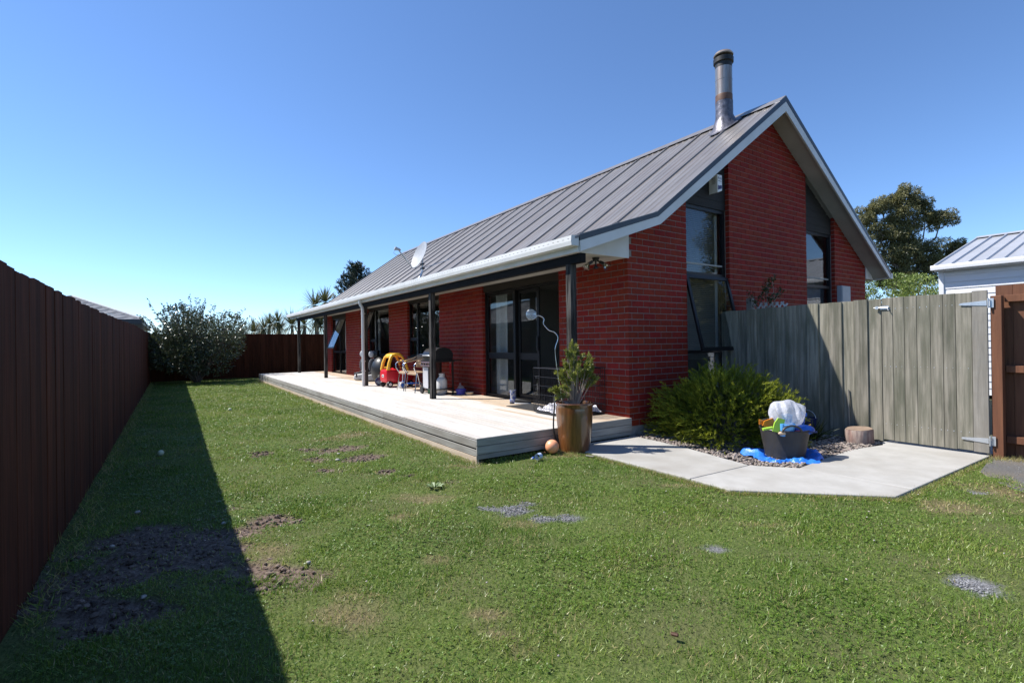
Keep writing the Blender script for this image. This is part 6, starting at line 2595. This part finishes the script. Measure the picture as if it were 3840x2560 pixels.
t_ = intub('toy_jug', 'blue and cream toy jug at the left front of the tub', -.12, -.19, .30)
m = MB()
m.tube([(0, 0, -.04), (.0, 0, .09)], .028, 12)
m.build('body', 'lightblue', t_, smooth=50)
m = MB()
m.ball((-.01, -.01, -.01), .035, 12, 8, (1.3, .7, .6))
m.build('spout', 'tan', t_, smooth=50)

# blue tarp crumpled round the tub
tp = thing('blue_tarp', 'crumpled bright blue tarpaulin spread under the toy tub', 'tarpaulin', (1.89, .34, .006))
m = MB()
vs, fs = [], []
na, nb = 16, 90
for i in range(na + 1):
    f = i / na
    for j in range(nb):
        t = 2 * math.pi * j / nb
        u, w2 = math.cos(t), math.sin(t)
        ext = .275 + .06 * math.sin(2 * t + 2.2) + .03 * math.sin(5 * t + 1) + .018 * math.sin(11 * t)
        ext += .085 * max(0, -u) ** 1.5 + .06 * max(0, u) ** 2 + .075 * max(0, -w2) ** 2
        r_ = .10 + (ext - .10) * f
        fold = .012 + .04 * max(0, math.sin(math.pi * min(1, (f - .45) / .5))) * (.55 + .45 * math.sin(4 * t + .8)) if f > .45 else .004
        fold += .085 * max(0, -u - .25) * math.exp(-((f - .86) / .18) ** 2) * (1 if w2 > -.5 else .5)
        fold += .075 * max(0, u - .45) * math.exp(-((f - .9) / .2) ** 2)
        fold += .010 * math.sin(23 * t + 9 * f) * f + .006 * math.sin(41 * t - 13 * f) * f
        if f > .97:
            fold = max(.0, fold - .02)
        vs.append(rt_ * (r_ * u) + fw_ * (r_ * w2) + Vector((0, 0, max(.003, fold))))
for i in range(na):
    for j in range(nb):
        fs.append((i * nb + j, i * nb + (j + 1) % nb, (i + 1) * nb + (j + 1) % nb, (i + 1) * nb + j))
m.add(vs, fs)
m.build('sheet', 'tarp', tp, smooth=40)

# stump, stake, bucket
st = thing('log_stump', 'short sawn log standing on the pebbles against the grey fence', 'log', (2.03, 1.86, .0))
m = MB()
pf = [(.142, 0), (.150, .03), (.146, .1), (.143, .165), (.138, .178)]
vs, fs = [], []
n = 30
for k, (r_, z) in enumerate(pf):
    for j in range(n):
        t = 2 * math.pi * j / n
        q = r_ * (1 + .035 * math.sin(5 * t + 1) + .02 * math.sin(11 * t) + rnd.uniform(-.008, .008))
        vs.append((q * math.cos(t), q * math.sin(t), z + (.012 * math.cos(t - 1.2) if k > 2 else 0)))
for k in range(len(pf) - 1):
    for j in range(n):
        fs.append((k * n + j, k * n + (j + 1) % n, (k + 1) * n + (j + 1) % n, (k + 1) * n + j))
m.add(vs, fs)
m.build('bark', 'stump', st, smooth=40)
m = MB()
top = vs[-n:]
m.add([(x * .985, y * .985, z + .002) for x, y, z in top] , [tuple(range(n))])
m.build('cut_face', 'stumptop', st)
gk = thing('garden_stake', 'thin pale stake leaning against the shaded grey fence by the log', 'stake', (1.85, 2.04, 0))
m = MB()
m.tube([(.0, 0, 0), (-.005, .005, .16), (-.02, .03, .63)], .009, 8)
m.build('rod', 'greystile', gk)
bu = thing('bucket', 'dark blue bucket in the shade at the foot of the grey fence', 'bucket', (1.38, 1.93, .01))
m = MB()
m.lathe([(0, 0), (.09, 0), (.115, .21), (.12, .21), (.12, .225), (.11, .225), (.085, .01), (0, .01)], 22)
m.build('body', 'navy', bu, smooth=40)
m = MB()
m.tube([(.115 * math.cos(t), .0, .215 + .11 * math.sin(t)) for t in np.linspace(0, math.pi, 11)], .004, 6)
m.build('handle', 'steel', bu)
